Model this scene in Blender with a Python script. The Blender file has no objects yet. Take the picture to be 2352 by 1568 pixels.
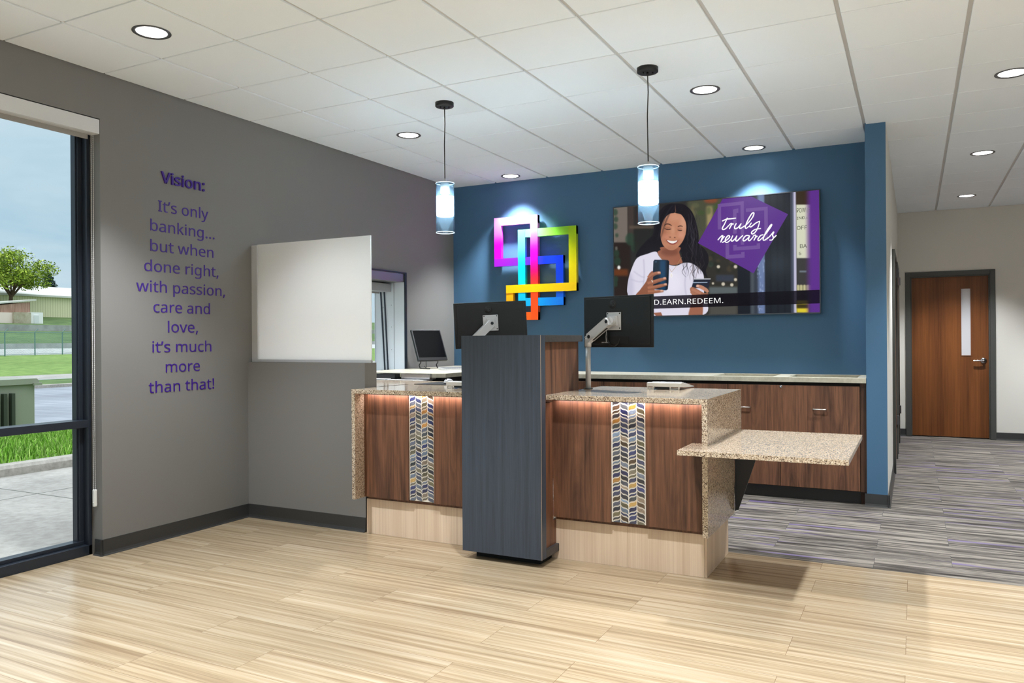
import bpy, bmesh, math, random, os
import numpy as np
from mathutils import Matrix, Vector
random.seed(7); np.random.seed(7)
S = bpy.context.scene
COL = S.collection
R = math.radians
pi = math.pi

TVE = 0.72                                  # brightness of the television picture
SPOT, SPOT_ANG, SPOT_BL, SPOT_COL = 285.0, 94.0, 0.6, (0.915, 0.965, 1.0)
PEND = 45.0
SKY = 0.75
PORTAL = True
EXPO = 0.54

# ------------------------------------------------------------------ helpers
def lin(c):
    c = c / 255.0
    return c / 12.92 if c <= 0.04045 else ((c + 0.055) / 1.055) ** 2.4
def rgb(r, g, b): return (lin(r), lin(g), lin(b), 1.0)

class MB:
    """collects polygons (world coordinates) for one mesh"""
    def __init__(self):
        self.v = []; self.f = []; self.mi = []; self.col = []; self.sm = []
        self.M = None
    def add(self, vs, fs, mi=0, col=None, smooth=False):
        b = len(self.v)
        if self.M is not None: vs = [self.M @ Vector(p) for p in vs]
        self.v += [tuple(p) for p in vs]
        for f in fs:
            self.f.append([i + b for i in f]); self.mi.append(mi); self.sm.append(smooth); self.col.append(col)
        return self
    def box(self, x0, x1, y0, y1, z0, z1, mi=0, col=None, bev=0.0):
        if bev <= 0:
            vs = [(x0,y0,z0),(x1,y0,z0),(x1,y1,z0),(x0,y1,z0),(x0,y0,z1),(x1,y0,z1),(x1,y1,z1),(x0,y1,z1)]
            fs = [(0,3,2,1),(4,5,6,7),(0,1,5,4),(1,2,6,5),(2,3,7,6),(3,0,4,7)]
            return self.add(vs, fs, mi, col)
        bm = bmesh.new()
        bmesh.ops.create_cube(bm, size=1)
        for v in bm.verts:
            v.co = Vector(((x0+x1)/2 + v.co.x*(x1-x0), (y0+y1)/2 + v.co.y*(y1-y0), (z0+z1)/2 + v.co.z*(z1-z0)))
        bmesh.ops.bevel(bm, geom=list(bm.edges), offset=bev, segments=2, profile=0.5, affect='EDGES')
        bm.verts.index_update()
        self.add([v.co.copy() for v in bm.verts], [[v.index for v in f.verts] for f in bm.faces], mi, col)
        bm.free(); return self
    def prism(self, pts, axis, a, b, mi=0, col=None):
        """extrude a 2D polygon along axis 0/1/2 from a to b; pts are the two other coords in order"""
        def mk(p, t):
            return (t, p[0], p[1]) if axis == 0 else ((p[0], t, p[1]) if axis == 1 else (p[0], p[1], t))
        n = len(pts)
        vs = [mk(p, a) for p in pts] + [mk(p, b) for p in pts]
        fs = [list(range(n))[::-1], list(range(n, 2*n))] + [(i, (i+1) % n, n+(i+1) % n, n+i) for i in range(n)]
        return self.add(vs, fs, mi, col)
    def lathe(self, prof, cx, cy, cz=0, n=32, mi=0, closed=False, smooth=True):
        """prof: list of (radius, z)"""
        vs = []; fs = []
        for r, z in prof:
            for k in range(n):
                a = 2*pi*k/n; vs.append((cx + r*math.cos(a), cy + r*math.sin(a), cz + z))
        m = len(prof)
        for i in range(m - (0 if closed else 1)):
            j = (i+1) % m
            for k in range(n):
                q = (k+1) % n; fs.append((i*n+k, i*n+q, j*n+q, j*n+k))
        self.add(vs, fs, mi, None, smooth)
        if not closed:
            for i, rev in ((0, True), (m-1, False)):
                if prof[i][0] > 1e-6:
                    idx = [i*n+k for k in range(n)]
                    b = len(self.v) - len(vs)
                    self.f.append([b+q for q in (idx[::-1] if rev else idx)]); self.mi.append(mi); self.sm.append(False); self.col.append(None)
        return self
    def tube(self, pts, r, n=10, mi=0, cap=True):
        pts = [Vector(p) for p in pts]; m = len(pts)
        rs = r if isinstance(r, (list, tuple)) else [r]*m
        vs = []; fs = []
        t0 = (pts[1]-pts[0]).normalized()
        ref = Vector((0,0,1)) if abs(t0.z) < 0.9 else Vector((1,0,0))
        for i in range(m):
            t = (pts[min(i+1,m-1)] - pts[max(i-1,0)]).normalized()
            a = t.cross(ref)
            if a.length < 1e-5: a = t.cross(Vector((0,1,0)))
            a.normalize(); b = t.cross(a).normalized()
            for k in range(n):
                w = 2*pi*k/n; vs.append(pts[i] + (a*math.cos(w) + b*math.sin(w))*rs[i])
        for i in range(m-1):
            for k in range(n):
                q = (k+1) % n; fs.append((i*n+k, (i+1)*n+k, (i+1)*n+q, i*n+q))
        self.add(vs, fs, mi, None, True)
        if cap:
            self.add(vs[:n], [list(range(n))], mi); self.add(vs[-n:], [list(range(n))[::-1]], mi)
        return self

def build(name, mb, mats, root=None, parent=None, origin=None):
    """link mb as ONE mesh object; root = the thing's Empty (verts become local to it)"""
    o = Vector(origin) if origin is not None else (Vector(root['_o']) if root is not None else Vector((0,0,0)))
    me = bpy.data.meshes.new(name)
    me.from_pydata([tuple(Vector(p) - o) for p in mb.v], [], mb.f)
    if not isinstance(mats, (list, tuple)): mats = [mats]
    for m in mats: me.materials.append(m)
    for p, mi, s in zip(me.polygons, mb.mi, mb.sm):
        p.material_index = mi; p.use_smooth = s
    if any(c is not None for c in mb.col):
        ca = me.color_attributes.new('Col', 'FLOAT_COLOR', 'CORNER')
        k = 0
        buf = np.ones((len(me.loops), 4), dtype=np.float32)
        for f, c in zip(mb.f, mb.col):
            for q in range(len(f)):
                if c is not None:
                    cc = c[q] if isinstance(c[0], (tuple, list)) else c
                    buf[k, :3] = cc[:3]
                k += 1
        ca.data.foreach_set('color', buf.ravel())
    me.validate(); me.update()
    bm = bmesh.new(); bm.from_mesh(me); bmesh.ops.recalc_face_normals(bm, faces=bm.faces); bm.to_mesh(me); bm.free()
    ob = bpy.data.objects.new(name, me); COL.objects.link(ob)
    if parent is not None: ob.parent = parent
    elif root is not None: ob.parent = root
    elif origin is not None: ob.location = o
    return ob

def thing(name, label, cat, loc=(0,0,0), group=None, kind=None):
    o = bpy.data.objects.new(name, None); COL.objects.link(o)
    o.empty_display_size = 0.05; o.location = loc; o['_o'] = tuple(loc)
    tag(o, label, cat, group, kind); return o
def tag(o, label, cat, group=None, kind=None):
    o['label'] = label; o['category'] = cat
    if group: o['group'] = group
    if kind: o['kind'] = kind
    return o
def struct(name, mb, mats, label, cat):
    return tag(build(name, mb, mats), label, cat, kind='structure')
def dup(root, loc, label, group=None, skip=()):
    r = root.copy(); COL.objects.link(r); r.location = loc; r['_o'] = tuple(loc); r['label'] = label
    if group: r['group'] = group
    for ch in list(root.children):
        c = ch.copy(); COL.objects.link(c); c.parent = r
        for g in list(ch.children):
            d = g.copy(); COL.objects.link(d); d.parent = c
    return r

# ------------------------------------------------------------------ materials
def nm(name):
    m = bpy.data.materials.new(name); m.use_nodes = True
    nt = m.node_tree; nt.nodes.clear()
    out = nt.nodes.new('ShaderNodeOutputMaterial')
    return m, nt, out
def N(nt, t, **kw):
    n = nt.nodes.new(t)
    for k, v in kw.items():
        if k.startswith('i_'): n.inputs[k[2:].replace('_', ' ')].default_value = v
        else: setattr(n, k, v)
    return n
def L(nt, a, b): nt.links.new(a, b)
def P(name, col, rough=0.5, metal=0.0, spec=0.5, coat=0.0, emit=None, es=0.0, alpha=1.0):
    m, nt, out = nm(name)
    b = N(nt, 'ShaderNodeBsdfPrincipled')
    b.inputs['Base Color'].default_value = col; b.inputs['Roughness'].default_value = rough
    b.inputs['Metallic'].default_value = metal; b.inputs['Specular IOR Level'].default_value = spec
    b.inputs['Coat Weight'].default_value = coat
    if emit: b.inputs['Emission Color'].default_value = emit; b.inputs['Emission Strength'].default_value = es
    L(nt, b.outputs[0], out.inputs[0])
    m['b'] = b.name; return m
def pos(nt, scale, rot=(0,0,0), loc=(0,0,0)):
    g = N(nt, 'ShaderNodeNewGeometry'); mp = N(nt, 'ShaderNodeMapping')
    mp.inputs['Scale'].default_value = scale; mp.inputs['Rotation'].default_value = rot; mp.inputs['Location'].default_value = loc
    L(nt, g.outputs['Position'], mp.inputs['Vector']); return mp.outputs['Vector']
def noise(nt, vec, scale=1.0, detail=4, rough=0.55, dist=0.0):
    n = N(nt, 'ShaderNodeTexNoise'); n.inputs['Scale'].default_value = scale; n.inputs['Detail'].default_value = detail
    n.inputs['Roughness'].default_value = rough; n.inputs['Distortion'].default_value = dist
    L(nt, vec, n.inputs['Vector']); return n.outputs['Fac']
def ramp(nt, fac, stops, interp='LINEAR'):
    r = N(nt, 'ShaderNodeValToRGB'); e = r.color_ramp; e.interpolation = interp
    while len(e.elements) > 1: e.elements.remove(e.elements[0])
    e.elements[0].position = stops[0][0]; e.elements[0].color = stops[0][1]
    for p, c in stops[1:]:
        x = e.elements.new(p); x.color = c
    L(nt, fac, r.inputs['Fac']); return r.outputs['Color']
def mix(nt, a, b, fac, mode='MIX'):
    m = N(nt, 'ShaderNodeMix', data_type='RGBA', blend_type=mode)
    for i, x in ((6, a), (7, b)):
        if isinstance(x, tuple): m.inputs[i].default_value = x
        else: L(nt, x, m.inputs[i])
    if isinstance(fac, (int, float)): m.inputs[0].default_value = fac
    else: L(nt, fac, m.inputs[0])
    return m.outputs[2]
def bsdf(nt, out, col, rough=0.5, spec=0.5, coat=0.0, metal=0.0, bump=None, bs=0.1, bd=0.002):
    b = N(nt, 'ShaderNodeBsdfPrincipled'); b.inputs['Roughness'].default_value = rough
    b.inputs['Specular IOR Level'].default_value = spec; b.inputs['Coat Weight'].default_value = coat; b.inputs['Metallic'].default_value = metal
    if isinstance(col, tuple): b.inputs['Base Color'].default_value = col
    else: L(nt, col, b.inputs['Base Color'])
    if bump is not None:
        bu = N(nt, 'ShaderNodeBump'); bu.inputs['Strength'].default_value = bs; bu.inputs['Distance'].default_value = bd
        L(nt, bump, bu.inputs['Height']); L(nt, bu.outputs[0], b.inputs['Normal'])
    L(nt, b.outputs[0], out.inputs[0]); return b
G = lambda v: (v, v, v, 1.0)

def paint(name, col, rough=0.6, var=0.04):
    m, nt, out = nm(name)
    n = noise(nt, pos(nt, (260, 260, 260)), 1.0, 2)
    bsdf(nt, out, col, rough, 0.3, bump=n, bs=0.06, bd=0.001); return m

def walnut(name, dark=1.22):
    m, nt, out = nm(name)
    v = pos(nt, (9, 9, 0.85)); n1 = noise(nt, v, 1.0, 5, 0.6, 1.1)
    v2 = pos(nt, (70, 70, 1.6)); n2 = noise(nt, v2, 1.0, 3, 0.6, 0.4)
    v3 = pos(nt, (260, 260, 7)); n3 = noise(nt, v3, 1.0, 2, 0.5)
    a = ramp(nt, n1, [(0.28, rgb(56*dark, 38*dark, 30*dark)), (0.45, rgb(88*dark, 60*dark, 45*dark)), (0.55, rgb(102*dark, 70*dark, 52*dark)), (0.72, rgb(68*dark, 46*dark, 36*dark))])
    b = ramp(nt, n2, [(0.35, G(0.55)), (0.55, G(1.0)), (0.7, G(1.12))])
    c = mix(nt, a, b, 0.75, 'MULTIPLY')
    d = ramp(nt, n3, [(0.3, G(0.75)), (0.6, G(1.05))])
    c = mix(nt, c, d, 0.5, 'MULTIPLY')
    bsdf(nt, out, c, 0.42, 0.35); return m

def streak(name, ca, cb, sx, sz, rough=0.5, axis='z', spec=0.35):
    m, nt, out = nm(name)
    sc = {'z': (sx, sx, sz), 'x': (sz, sx, sx)}[axis]
    n1 = noise(nt, pos(nt, sc), 1.0, 4, 0.6)
    n2 = noise(nt, pos(nt, tuple(q*0.16 for q in sc)), 1.0, 2, 0.5)
    f = N(nt, 'ShaderNodeMath', operation='ADD'); L(nt, n1, f.inputs[0]); L(nt, n2, f.inputs[1])
    h = N(nt, 'ShaderNodeMath', operation='MULTIPLY'); L(nt, f.outputs[0], h.inputs[0]); h.inputs[1].default_value = 0.5
    c = ramp(nt, h.outputs[0], [(0.36, ca), (0.64, cb)])
    bsdf(nt, out, c, rough, spec); return m

def granite(name):
    m, nt, out = nm(name)
    v = pos(nt, (1, 1, 1))
    vo = N(nt, 'ShaderNodeTexVoronoi', feature='F1'); vo.inputs['Scale'].default_value = 245; L(nt, v, vo.inputs['Vector'])
    s = N(nt, 'ShaderNodeSeparateColor'); L(nt, vo.outputs['Color'], s.inputs[0])
    base = ramp(nt, s.outputs[0], [(0.0, rgb(84, 66, 54)), (0.10, rgb(130, 108, 90)), (0.18, rgb(172, 150, 128)), (0.42, rgb(200, 180, 156)), (0.70, rgb(214, 196, 172)), (0.88, rgb(232, 220, 202))], 'CONSTANT')
    vo2 = N(nt, 'ShaderNodeTexVoronoi', feature='F1'); vo2.inputs['Scale'].default_value = 420; L(nt, v, vo2.inputs['Vector'])
    s2 = N(nt, 'ShaderNodeSeparateColor'); L(nt, vo2.outputs['Color'], s2.inputs[0])
    t = ramp(nt, s2.outputs[1], [(0.0, G(0.6)), (0.08, G(0.9)), (0.3, G(1.0)), (0.85, G(1.2))], 'CONSTANT')
    c = mix(nt, base, t, 0.7, 'MULTIPLY')
    c = mix(nt, c, G(0.86), 1.0, 'MULTIPLY')
    bsdf(nt, out, c, 0.12, 0.5); return m

def floor_planks():
    m, nt, out = nm('vinyl_plank')
    br = N(nt, 'ShaderNodeTexBrick', offset=0.37, offset_frequency=2, squash=1.0)
    L(nt, pos(nt, (1, 1, 1), loc=(0.31, 0.05, 0)), br.inputs['Vector'])
    br.inputs['Scale'].default_value = 1.0; br.inputs['Brick Width'].default_value = 1.22; br.inputs['Row Height'].default_value = 0.229
    br.inputs['Mortar Size'].default_value = 0.0009; br.inputs['Mortar Smooth'].default_value = 0.0; br.inputs['Bias'].default_value = 0.0
    br.inputs['Color1'].default_value = G(0.0); br.inputs['Color2'].default_value = G(1.0); br.inputs['Mortar'].default_value = G(0.5)
    # a per-plank shift of the grain
    sh = N(nt, 'ShaderNodeVectorMath', operation='SCALE'); L(nt, br.outputs['Color'], sh.inputs[0]); sh.inputs['Scale'].default_value = 37.0
    ad = N(nt, 'ShaderNodeVectorMath', operation='ADD'); L(nt, pos(nt, (0.7, 34, 1)), ad.inputs[0]); L(nt, sh.outputs[0], ad.inputs[1])
    n1 = noise(nt, ad.outputs[0], 1.0, 4, 0.6, 0.15)
    ad2 = N(nt, 'ShaderNodeVectorMath', operation='ADD'); L(nt, pos(nt, (2.2, 150, 1)), ad2.inputs[0]); L(nt, sh.outputs[0], ad2.inputs[1])
    n2 = noise(nt, ad2.outputs[0], 1.0, 3, 0.6)
    c = ramp(nt, n1, [(0.30, rgb(138, 116, 91)), (0.46, rgb(164, 144, 116)), (0.56, rgb(175, 156, 129)), (0.70, rgb(187, 171, 148))])
    d = ramp(nt, n2, [(0.3, G(0.80)), (0.5, G(0.98)), (0.7, G(1.06))])
    c = mix(nt, c, d, 0.8, 'MULTIPLY')
    pl = ramp(nt, br.outputs['Color'], [(0.0, G(0.93)), (1.0, G(1.05))])
    c = mix(nt, c, pl, 1.0, 'MULTIPLY')
    c = mix(nt, c, rgb(120, 96, 72), br.outputs['Fac'])
    b = bsdf(nt, out, c, 0.24, 0.5); return m

def carpet():
    m, nt, out = nm('carpet_plank')
    br = N(nt, 'ShaderNodeTexBrick', offset=0.41, offset_frequency=2)
    L(nt, pos(nt, (1, 1, 1), loc=(0.2, -2.379 + 0.25*10, 0)), br.inputs['Vector'])
    br.inputs['Scale'].default_value = 1.0; br.inputs['Brick Width'].default_value = 1.0; br.inputs['Row Height'].default_value = 0.25
    br.inputs['Mortar Size'].default_value = 0.0012; br.inputs['Color1'].default_value = G(0.0); br.inputs['Color2'].default_value = G(1.0); br.inputs['Mortar'].default_value = G(0.5)
    sh = N(nt, 'ShaderNodeVectorMath', operation='SCALE'); L(nt, br.outputs['Color'], sh.inputs[0]); sh.inputs['Scale'].default_value = 53.0
    ad = N(nt, 'ShaderNodeVectorMath', operation='ADD'); L(nt, pos(nt, (1.7, 26, 1)), ad.inputs[0]); L(nt, sh.outputs[0], ad.inputs[1])
    n1 = noise(nt, ad.outputs[0], 1.0, 5, 0.62, 0.2)
    c = ramp(nt, n1, [(0.30, rgb(38, 35, 33)), (0.42, rgb(72, 67, 63)), (0.52, rgb(108, 102, 96)), (0.62, rgb(138, 131, 122)), (0.75, rgb(82, 77, 73))])
    ad2 = N(nt, 'ShaderNodeVectorMath', operation='ADD'); L(nt, pos(nt, (0.9, 15, 1)), ad2.inputs[0]); L(nt, sh.outputs[0], ad2.inputs[1])
    n2 = noise(nt, ad2.outputs[0], 1.0, 2, 0.5)
    pm = ramp(nt, n2, [(0.62, G(0)), (0.70, G(0.75))])
    c = mix(nt, c, rgb(104, 90, 132), pm)
    n3 = noise(nt, pos(nt, (420, 420, 420)), 1.0, 2)
    c = mix(nt, c, ramp(nt, n3, [(0.3, G(0.72)), (0.7, G(1.15))]), 0.8, 'MULTIPLY')
    c = mix(nt, c, G(0.06), br.outputs['Fac'])
    bsdf(nt, out, c, 0.95, 0.1, bump=n3, bs=0.4, bd=0.004); return m

def glass(name, tint=(1,1,1,1), refl=1.0, rough=0.0, f0=0.04):
    """thin glass: clear, with a Schlick reflection that is the same from both sides"""
    m, nt, out = nm(name)
    t = N(nt, 'ShaderNodeBsdfTransparent'); t.inputs[0].default_value = tint
    g = N(nt, 'ShaderNodeBsdfGlossy'); g.inputs['Roughness'].default_value = rough; g.inputs[0].default_value = G(refl)
    lw = N(nt, 'ShaderNodeLayerWeight'); lw.inputs['Blend'].default_value = 0.5
    pw = N(nt, 'ShaderNodeMath', operation='POWER'); L(nt, lw.outputs['Facing'], pw.inputs[0]); pw.inputs[1].default_value = 5.0
    ma = N(nt, 'ShaderNodeMath', operation='MULTIPLY_ADD'); L(nt, pw.outputs[0], ma.inputs[0]); ma.inputs[1].default_value = 1-f0; ma.inputs[2].default_value = f0
    x = N(nt, 'ShaderNodeMixShader'); L(nt, ma.outputs[0], x.inputs[0]); L(nt, t.outputs[0], x.inputs[1]); L(nt, g.outputs[0], x.inputs[2])
    L(nt, x.outputs[0], out.inputs[0]); return m
def emis(name, col, s):
    m, nt, out = nm(name); e = N(nt, 'ShaderNodeEmission'); e.inputs[0].default_value = col; e.inputs[1].default_value = s
    L(nt, e.outputs[0], out.inputs[0]); return m
def attr_mat(name, rough=0.4, spec=0.5, coat=0.0, noise_amt=0.0, trans=0.0):
    m, nt, out = nm(name); a = N(nt, 'ShaderNodeAttribute', attribute_name='Col'); c = a.outputs['Color']
    if noise_amt:
        n = noise(nt, pos(nt, (60, 60, 300)), 1.0, 4, 0.6, 0.8)
        c = mix(nt, c, ramp(nt, n, [(0.3, G(0.45)), (0.55, G(1.0)), (0.72, G(1.7))]), noise_amt, 'MULTIPLY')
    b = bsdf(nt, out, c, rough, spec, coat)
    if trans: b.inputs['Subsurface Weight'].default_value = 0.0
    return m

M = {}
M['gray'] = paint('gray_wall_paint', rgb(121, 119, 117))
M['blue'] = paint('blue_wall_paint', rgb(69, 104, 134))
M['white'] = paint('white_wall_paint', rgb(216, 213, 206))
M['floor'] = floor_planks(); M['carpet'] = carpet()
M['tile'] = paint('ceiling_tile', rgb(237, 244, 251), 0.9)
M['tee'] = P('ceiling_grid_metal', rgb(196, 196, 196), 0.5)
M['base'] = P('black_rubber_base', rgb(52, 52, 52), 0.42)
M['frame'] = P('dark_window_aluminium', rgb(44, 50, 60), 0.32, 0.35)
M['doorframe'] = P('charcoal_door_frame_paint', rgb(70, 71, 68), 0.45)
M['walnut'] = walnut('walnut_laminate', 1.18); M['granite'] = granite('granite')
M['maple'] = streak('pale_maple_laminate', rgb(206, 180, 154), rgb(230, 209, 186), 90, 1.2)
M['slate'] = streak('slate_blue_laminate', rgb(52, 59, 70), rgb(66, 74, 87), 240, 5, 0.45)
M['slate_edge'] = streak('charcoal_laminate', rgb(56, 54, 54), rgb(72, 70, 70), 200, 5, 0.45, 'x')
M['edge'] = P('pale_edge_band', rgb(170, 150, 130), 0.5)
M['cherry'] = streak('cherry_door_veneer', rgb(92, 50, 22), rgb(134, 80, 38), 34, 1.0, 0.38)
M['linen'] = streak('beige_linen_laminate', rgb(166, 160, 142), rgb(190, 185, 168), 40, 40, 0.4, 'x')
M['nickel'] = P('brushed_nickel', rgb(205, 202, 196), 0.28, 1.0)
M['alu'] = P('silver_paint', rgb(206, 206, 208), 0.34, 0.25)
M['chrome'] = P('polished_steel', rgb(200, 200, 204), 0.16, 1.0)
M['black'] = P('black_plastic', rgb(18, 19, 21), 0.4)
M['blackgloss'] = P('black_gloss', rgb(8, 8, 10), 0.12)
M['blackmat'] = P('black_mat', rgb(22, 22, 24), 0.7)
M['bracket'] = P('black_steel_bracket', rgb(34, 36, 42), 0.4)
M['whitep'] = P('white_plastic', rgb(226, 226, 224), 0.4)
M['fascia'] = P('white_shade_fascia', rgb(205, 206, 208), 0.4)
M['shade'] = P('grey_shade_cloth', rgb(150, 146, 142), 0.8)
M['grout'] = P('white_grout', rgb(235, 228, 218), 0.7)
M['tileglass'] = attr_mat('art_glass_tile', 0.12, 0.6, 0.5, 0.8)
M['logo'] = attr_mat('painted_sign_face', 0.28, 0.5, 0.3)
M['purple'] = P('purple_vinyl_letter', rgb(52, 5, 128), 0.5, 0.0)
M['glass'] = glass('window_glass', (0.97, 0.98, 0.98, 1), 0.3, 0.0, 0.002)
def blue_glass():
    m = glass('pale_blue_glass', (0.84, 0.935, 0.985, 1), 0.2, 0.03, 0.03); nt = m.node_tree
    out = [n for n in nt.nodes if n.type == 'OUTPUT_MATERIAL'][0]; src = out.inputs[0].links[0].from_socket
    d = N(nt, 'ShaderNodeBsdfTranslucent'); d.inputs[0].default_value = (0.42, 0.68, 0.92, 1)
    x = N(nt, 'ShaderNodeMixShader'); x.inputs[0].default_value = 0.022; L(nt, src, x.inputs[1]); L(nt, d.outputs[0], x.inputs[2]); L(nt, x.outputs[0], out.inputs[0]); return m
M['blueglass'] = blue_glass()
M['lamp'] = emis('lamp_diffuser', (1.0, 0.97, 0.93, 1), 6.0)
M['pend'] = emis('pendant_diffuser', (0.90, 0.96, 1.0, 1), PEND)
M['led'] = emis('warm_led_strip', (1.0, 0.74, 0.62, 1), 4.0)
M['trim'] = P('downlight_trim', rgb(92, 92, 95), 0.35, 0.5)
M['blackmetal'] = P('black_metal', rgb(30, 30, 31), 0.4, 0.3)
M['jamb'] = P('white_steel_jamb', rgb(205, 210, 214), 0.4)
M['shadow_gap'] = P('dark_recess', rgb(14, 13, 12), 0.8)  # near-black colour standing in for shade in gaps and recesses
M['paper'] = P('white_paper', rgb(232, 234, 236), 0.7)
M['grey'] = P('grey_plastic', rgb(150, 151, 154), 0.45)

def frosted():
    m, nt, out = nm('frosted_acrylic')
    d = N(nt, 'ShaderNodeBsdfDiffuse'); d.inputs[0].default_value = rgb(248, 248, 247)
    t = N(nt, 'ShaderNodeBsdfTranslucent'); t.inputs[0].default_value = rgb(248, 248, 247)
    tr = N(nt, 'ShaderNodeBsdfTransparent')
    g = N(nt, 'ShaderNodeBsdfGlossy'); g.inputs['Roughness'].default_value = 0.06
    a = N(nt, 'ShaderNodeMixShader'); a.inputs[0].default_value = 0.5; L(nt, d.outputs[0], a.inputs[1]); L(nt, t.outputs[0], a.inputs[2])
    b = N(nt, 'ShaderNodeMixShader'); b.inputs[0].default_value = 0.10; L(nt, a.outputs[0], b.inputs[1]); L(nt, tr.outputs[0], b.inputs[2])
    c = N(nt, 'ShaderNodeMixShader'); c.inputs[0].default_value = 0.06; L(nt, b.outputs[0], c.inputs[1]); L(nt, g.outputs[0], c.inputs[2])
    L(nt, c.outputs[0], out.inputs[0]); return m
M['frosted'] = frosted()

# fonts shipped with Blender; falls back to the built-in face
def load_font(fn):
    try: return bpy.data.fonts.load(os.path.join(bpy.utils.system_resource('DATAFILES', path='fonts'), fn))
    except Exception: return None
F_NOTO = load_font('NotoSansHebrew-Regular.woff2'); F_INTER = load_font('Inter.woff2')
def text_polys(s, font, bold=0.0, extrude=0.0, res=4):
    cu = bpy.data.curves.new('tmp_text', 'FONT'); cu.body = s; cu.size = 1.0; cu.resolution_u = res
    if font: cu.font = font
    cu.offset = bold; cu.extrude = extrude
    ob = bpy.data.objects.new('tmp_text', cu); COL.objects.link(ob)
    dg = bpy.context.evaluated_depsgraph_get(); me = bpy.data.meshes.new_from_object(ob.evaluated_get(dg))
    vs = [v.co.copy() for v in me.vertices]; fs = [list(p.vertices) for p in me.polygons]
    bpy.data.objects.remove(ob); bpy.data.curves.remove(cu); bpy.data.meshes.remove(me)
    return vs, fs
def text_on(mb, s, font, org, ex, ey, en, x0, x1, cap, capfrac=0.714, bold=0.0, depth=0.0):
    """set line s so that its ink spans x0..x1 along ex at baseline org; cap = capital height; depth = raised thickness"""
    vs, fs = text_polys(s, font, bold, 0.02 if depth else 0.0)
    xs = [v.x for v in vs]; a, b = min(xs), max(xs); k = cap/capfrac; sx = (x1-x0)/(b-a)
    org, ex, ey, en = Vector(org), Vector(ex), Vector(ey), Vector(en)
    out = [org + ex*(x0 + (v.x-a)*sx) + ey*(v.y*k) + en*((v.z/0.02*0.5+0.5)*depth) for v in vs]
    mb.add(out, fs)

# ------------------------------------------------------------------ camera
f_px, yaw, roll = 1789.4122, 0.4763, -0.0067
CAM = Vector((4.6087, -2.5825, 1.3355))
fw = Vector((-math.sin(yaw), math.cos(yaw), 0)); rt = Vector((math.cos(yaw), math.sin(yaw), 0)); up = Vector((0,0,1))
rt2 = rt*math.cos(roll) + up*math.sin(roll); up2 = up*math.cos(roll) - rt*math.sin(roll)
cd = bpy.data.cameras.new('camera'); cam = bpy.data.objects.new('camera', cd); COL.objects.link(cam)
cd.sensor_width = 36; cd.lens = f_px/2352*36; cd.shift_y = -(784-781.6)/2352; cd.clip_end = 500; cd.clip_start = 0.05
cam.matrix_world = Matrix(((rt2.x, up2.x, -fw.x, CAM.x), (rt2.y, up2.y, -fw.y, CAM.y), (rt2.z, up2.z, -fw.z, CAM.z), (0,0,0,1)))
S.camera = cam

# ------------------------------------------------------------------ room shell
XW, YB, ZC = 0.069, 4.814, 3.034
XR, YR, YE = 9.2, -8.0, 9.293
mb = MB(); mb.box(XW-0.2, XR+0.2, YR-0.2, 2.379, -0.12, 0.0)
struct('floor', mb, M['floor'], 'pale oak-look vinyl plank floor of the bank lobby', 'floor')
mb = MB(); mb.box(XW-0.2, XR+0.2, 2.379, YE+0.3, -0.12, 0.0)
struct('floor', mb, M['carpet'], 'grey and purple streaked carpet plank floor behind the counter and in the corridor', 'floor')
# ceiling: tegular tiles hanging below a tee grid
T = 0.6096
mb = MB(); mb.box(XW-0.2, XR+0.2, YR-0.2, YE+0.3, ZC+0.010, ZC+0.12)
ceil = struct('ceiling', mb, M['tee'], 'white suspended ceiling of square lay-in tiles', 'ceiling')
mb = MB()
GX, GY = 0.0115, 0.006
nx0, nx1, ny0, ny1 = 0, int(XR/T)+1, -14, 16
for i in range(nx0, nx1+1):
    for j in range(ny0, ny1+1):
        x0, x1 = max(i*T, XW)+GX, min((i+1)*T, XR)-GX; y0, y1 = max(j*T, YR)+GY, min((j+1)*T, YE)-GY
        if x1-x0 < 0.02 or y1-y0 < 0.02: continue
        z0, z1, c = ZC, ZC+0.0101, 0.002
        vs = [(x0+c,y0+c,z0),(x1-c,y0+c,z0),(x1-c,y1-c,z0),(x0+c,y1-c,z0),(x0,y0,z0+c),(x1,y0,z0+c),(x1,y1,z0+c),(x0,y1,z0+c),(x0,y0,z1),(x1,y0,z1),(x1,y1,z1),(x0,y1,z1)]
        fs = [(0,1,2,3)] + [(k,4+k,4+(k+1)%4,(k+1)%4) for k in range(4)] + [(4+k,8+k,8+(k+1)%4,4+(k+1)%4) for k in range(4)]
        mb.add(vs, fs)
tl = build('ceiling_tile', mb, M['tile'], parent=ceil)

# left wall with the storefront window and the drive-up window
WY0, WY1, WZ = -6.4, 0.585, 2.745
DY0, DY1, DZ0, DZ1 = 2.56, 3.885, 1.0, 2.012
xo = XW-0.2
mb = MB()
mb.box(xo, XW, YR-0.2, WY0, 0, ZC+0.05); mb.box(xo, XW, WY0, WY1, WZ, ZC+0.05); mb.box(xo, XW, WY1, DY0, 0, ZC+0.05)
mb.box(xo, XW, DY0, DY1, 0, DZ0); mb.box(xo, XW, DY0, DY1, DZ1, ZC+0.05); mb.box(xo, XW, DY1, YB+0.2, 0, ZC+0.05)
struct('wall_left', mb, M['gray'], 'warm gray painted wall at left with the purple lettering', 'wall')
mb = MB(); mb.box(XW, 4.27, YB, YB+0.2, 0, ZC+0.05)
struct('wall_back', mb, M['blue'], 'deep blue accent wall behind the teller counter', 'wall')
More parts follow.
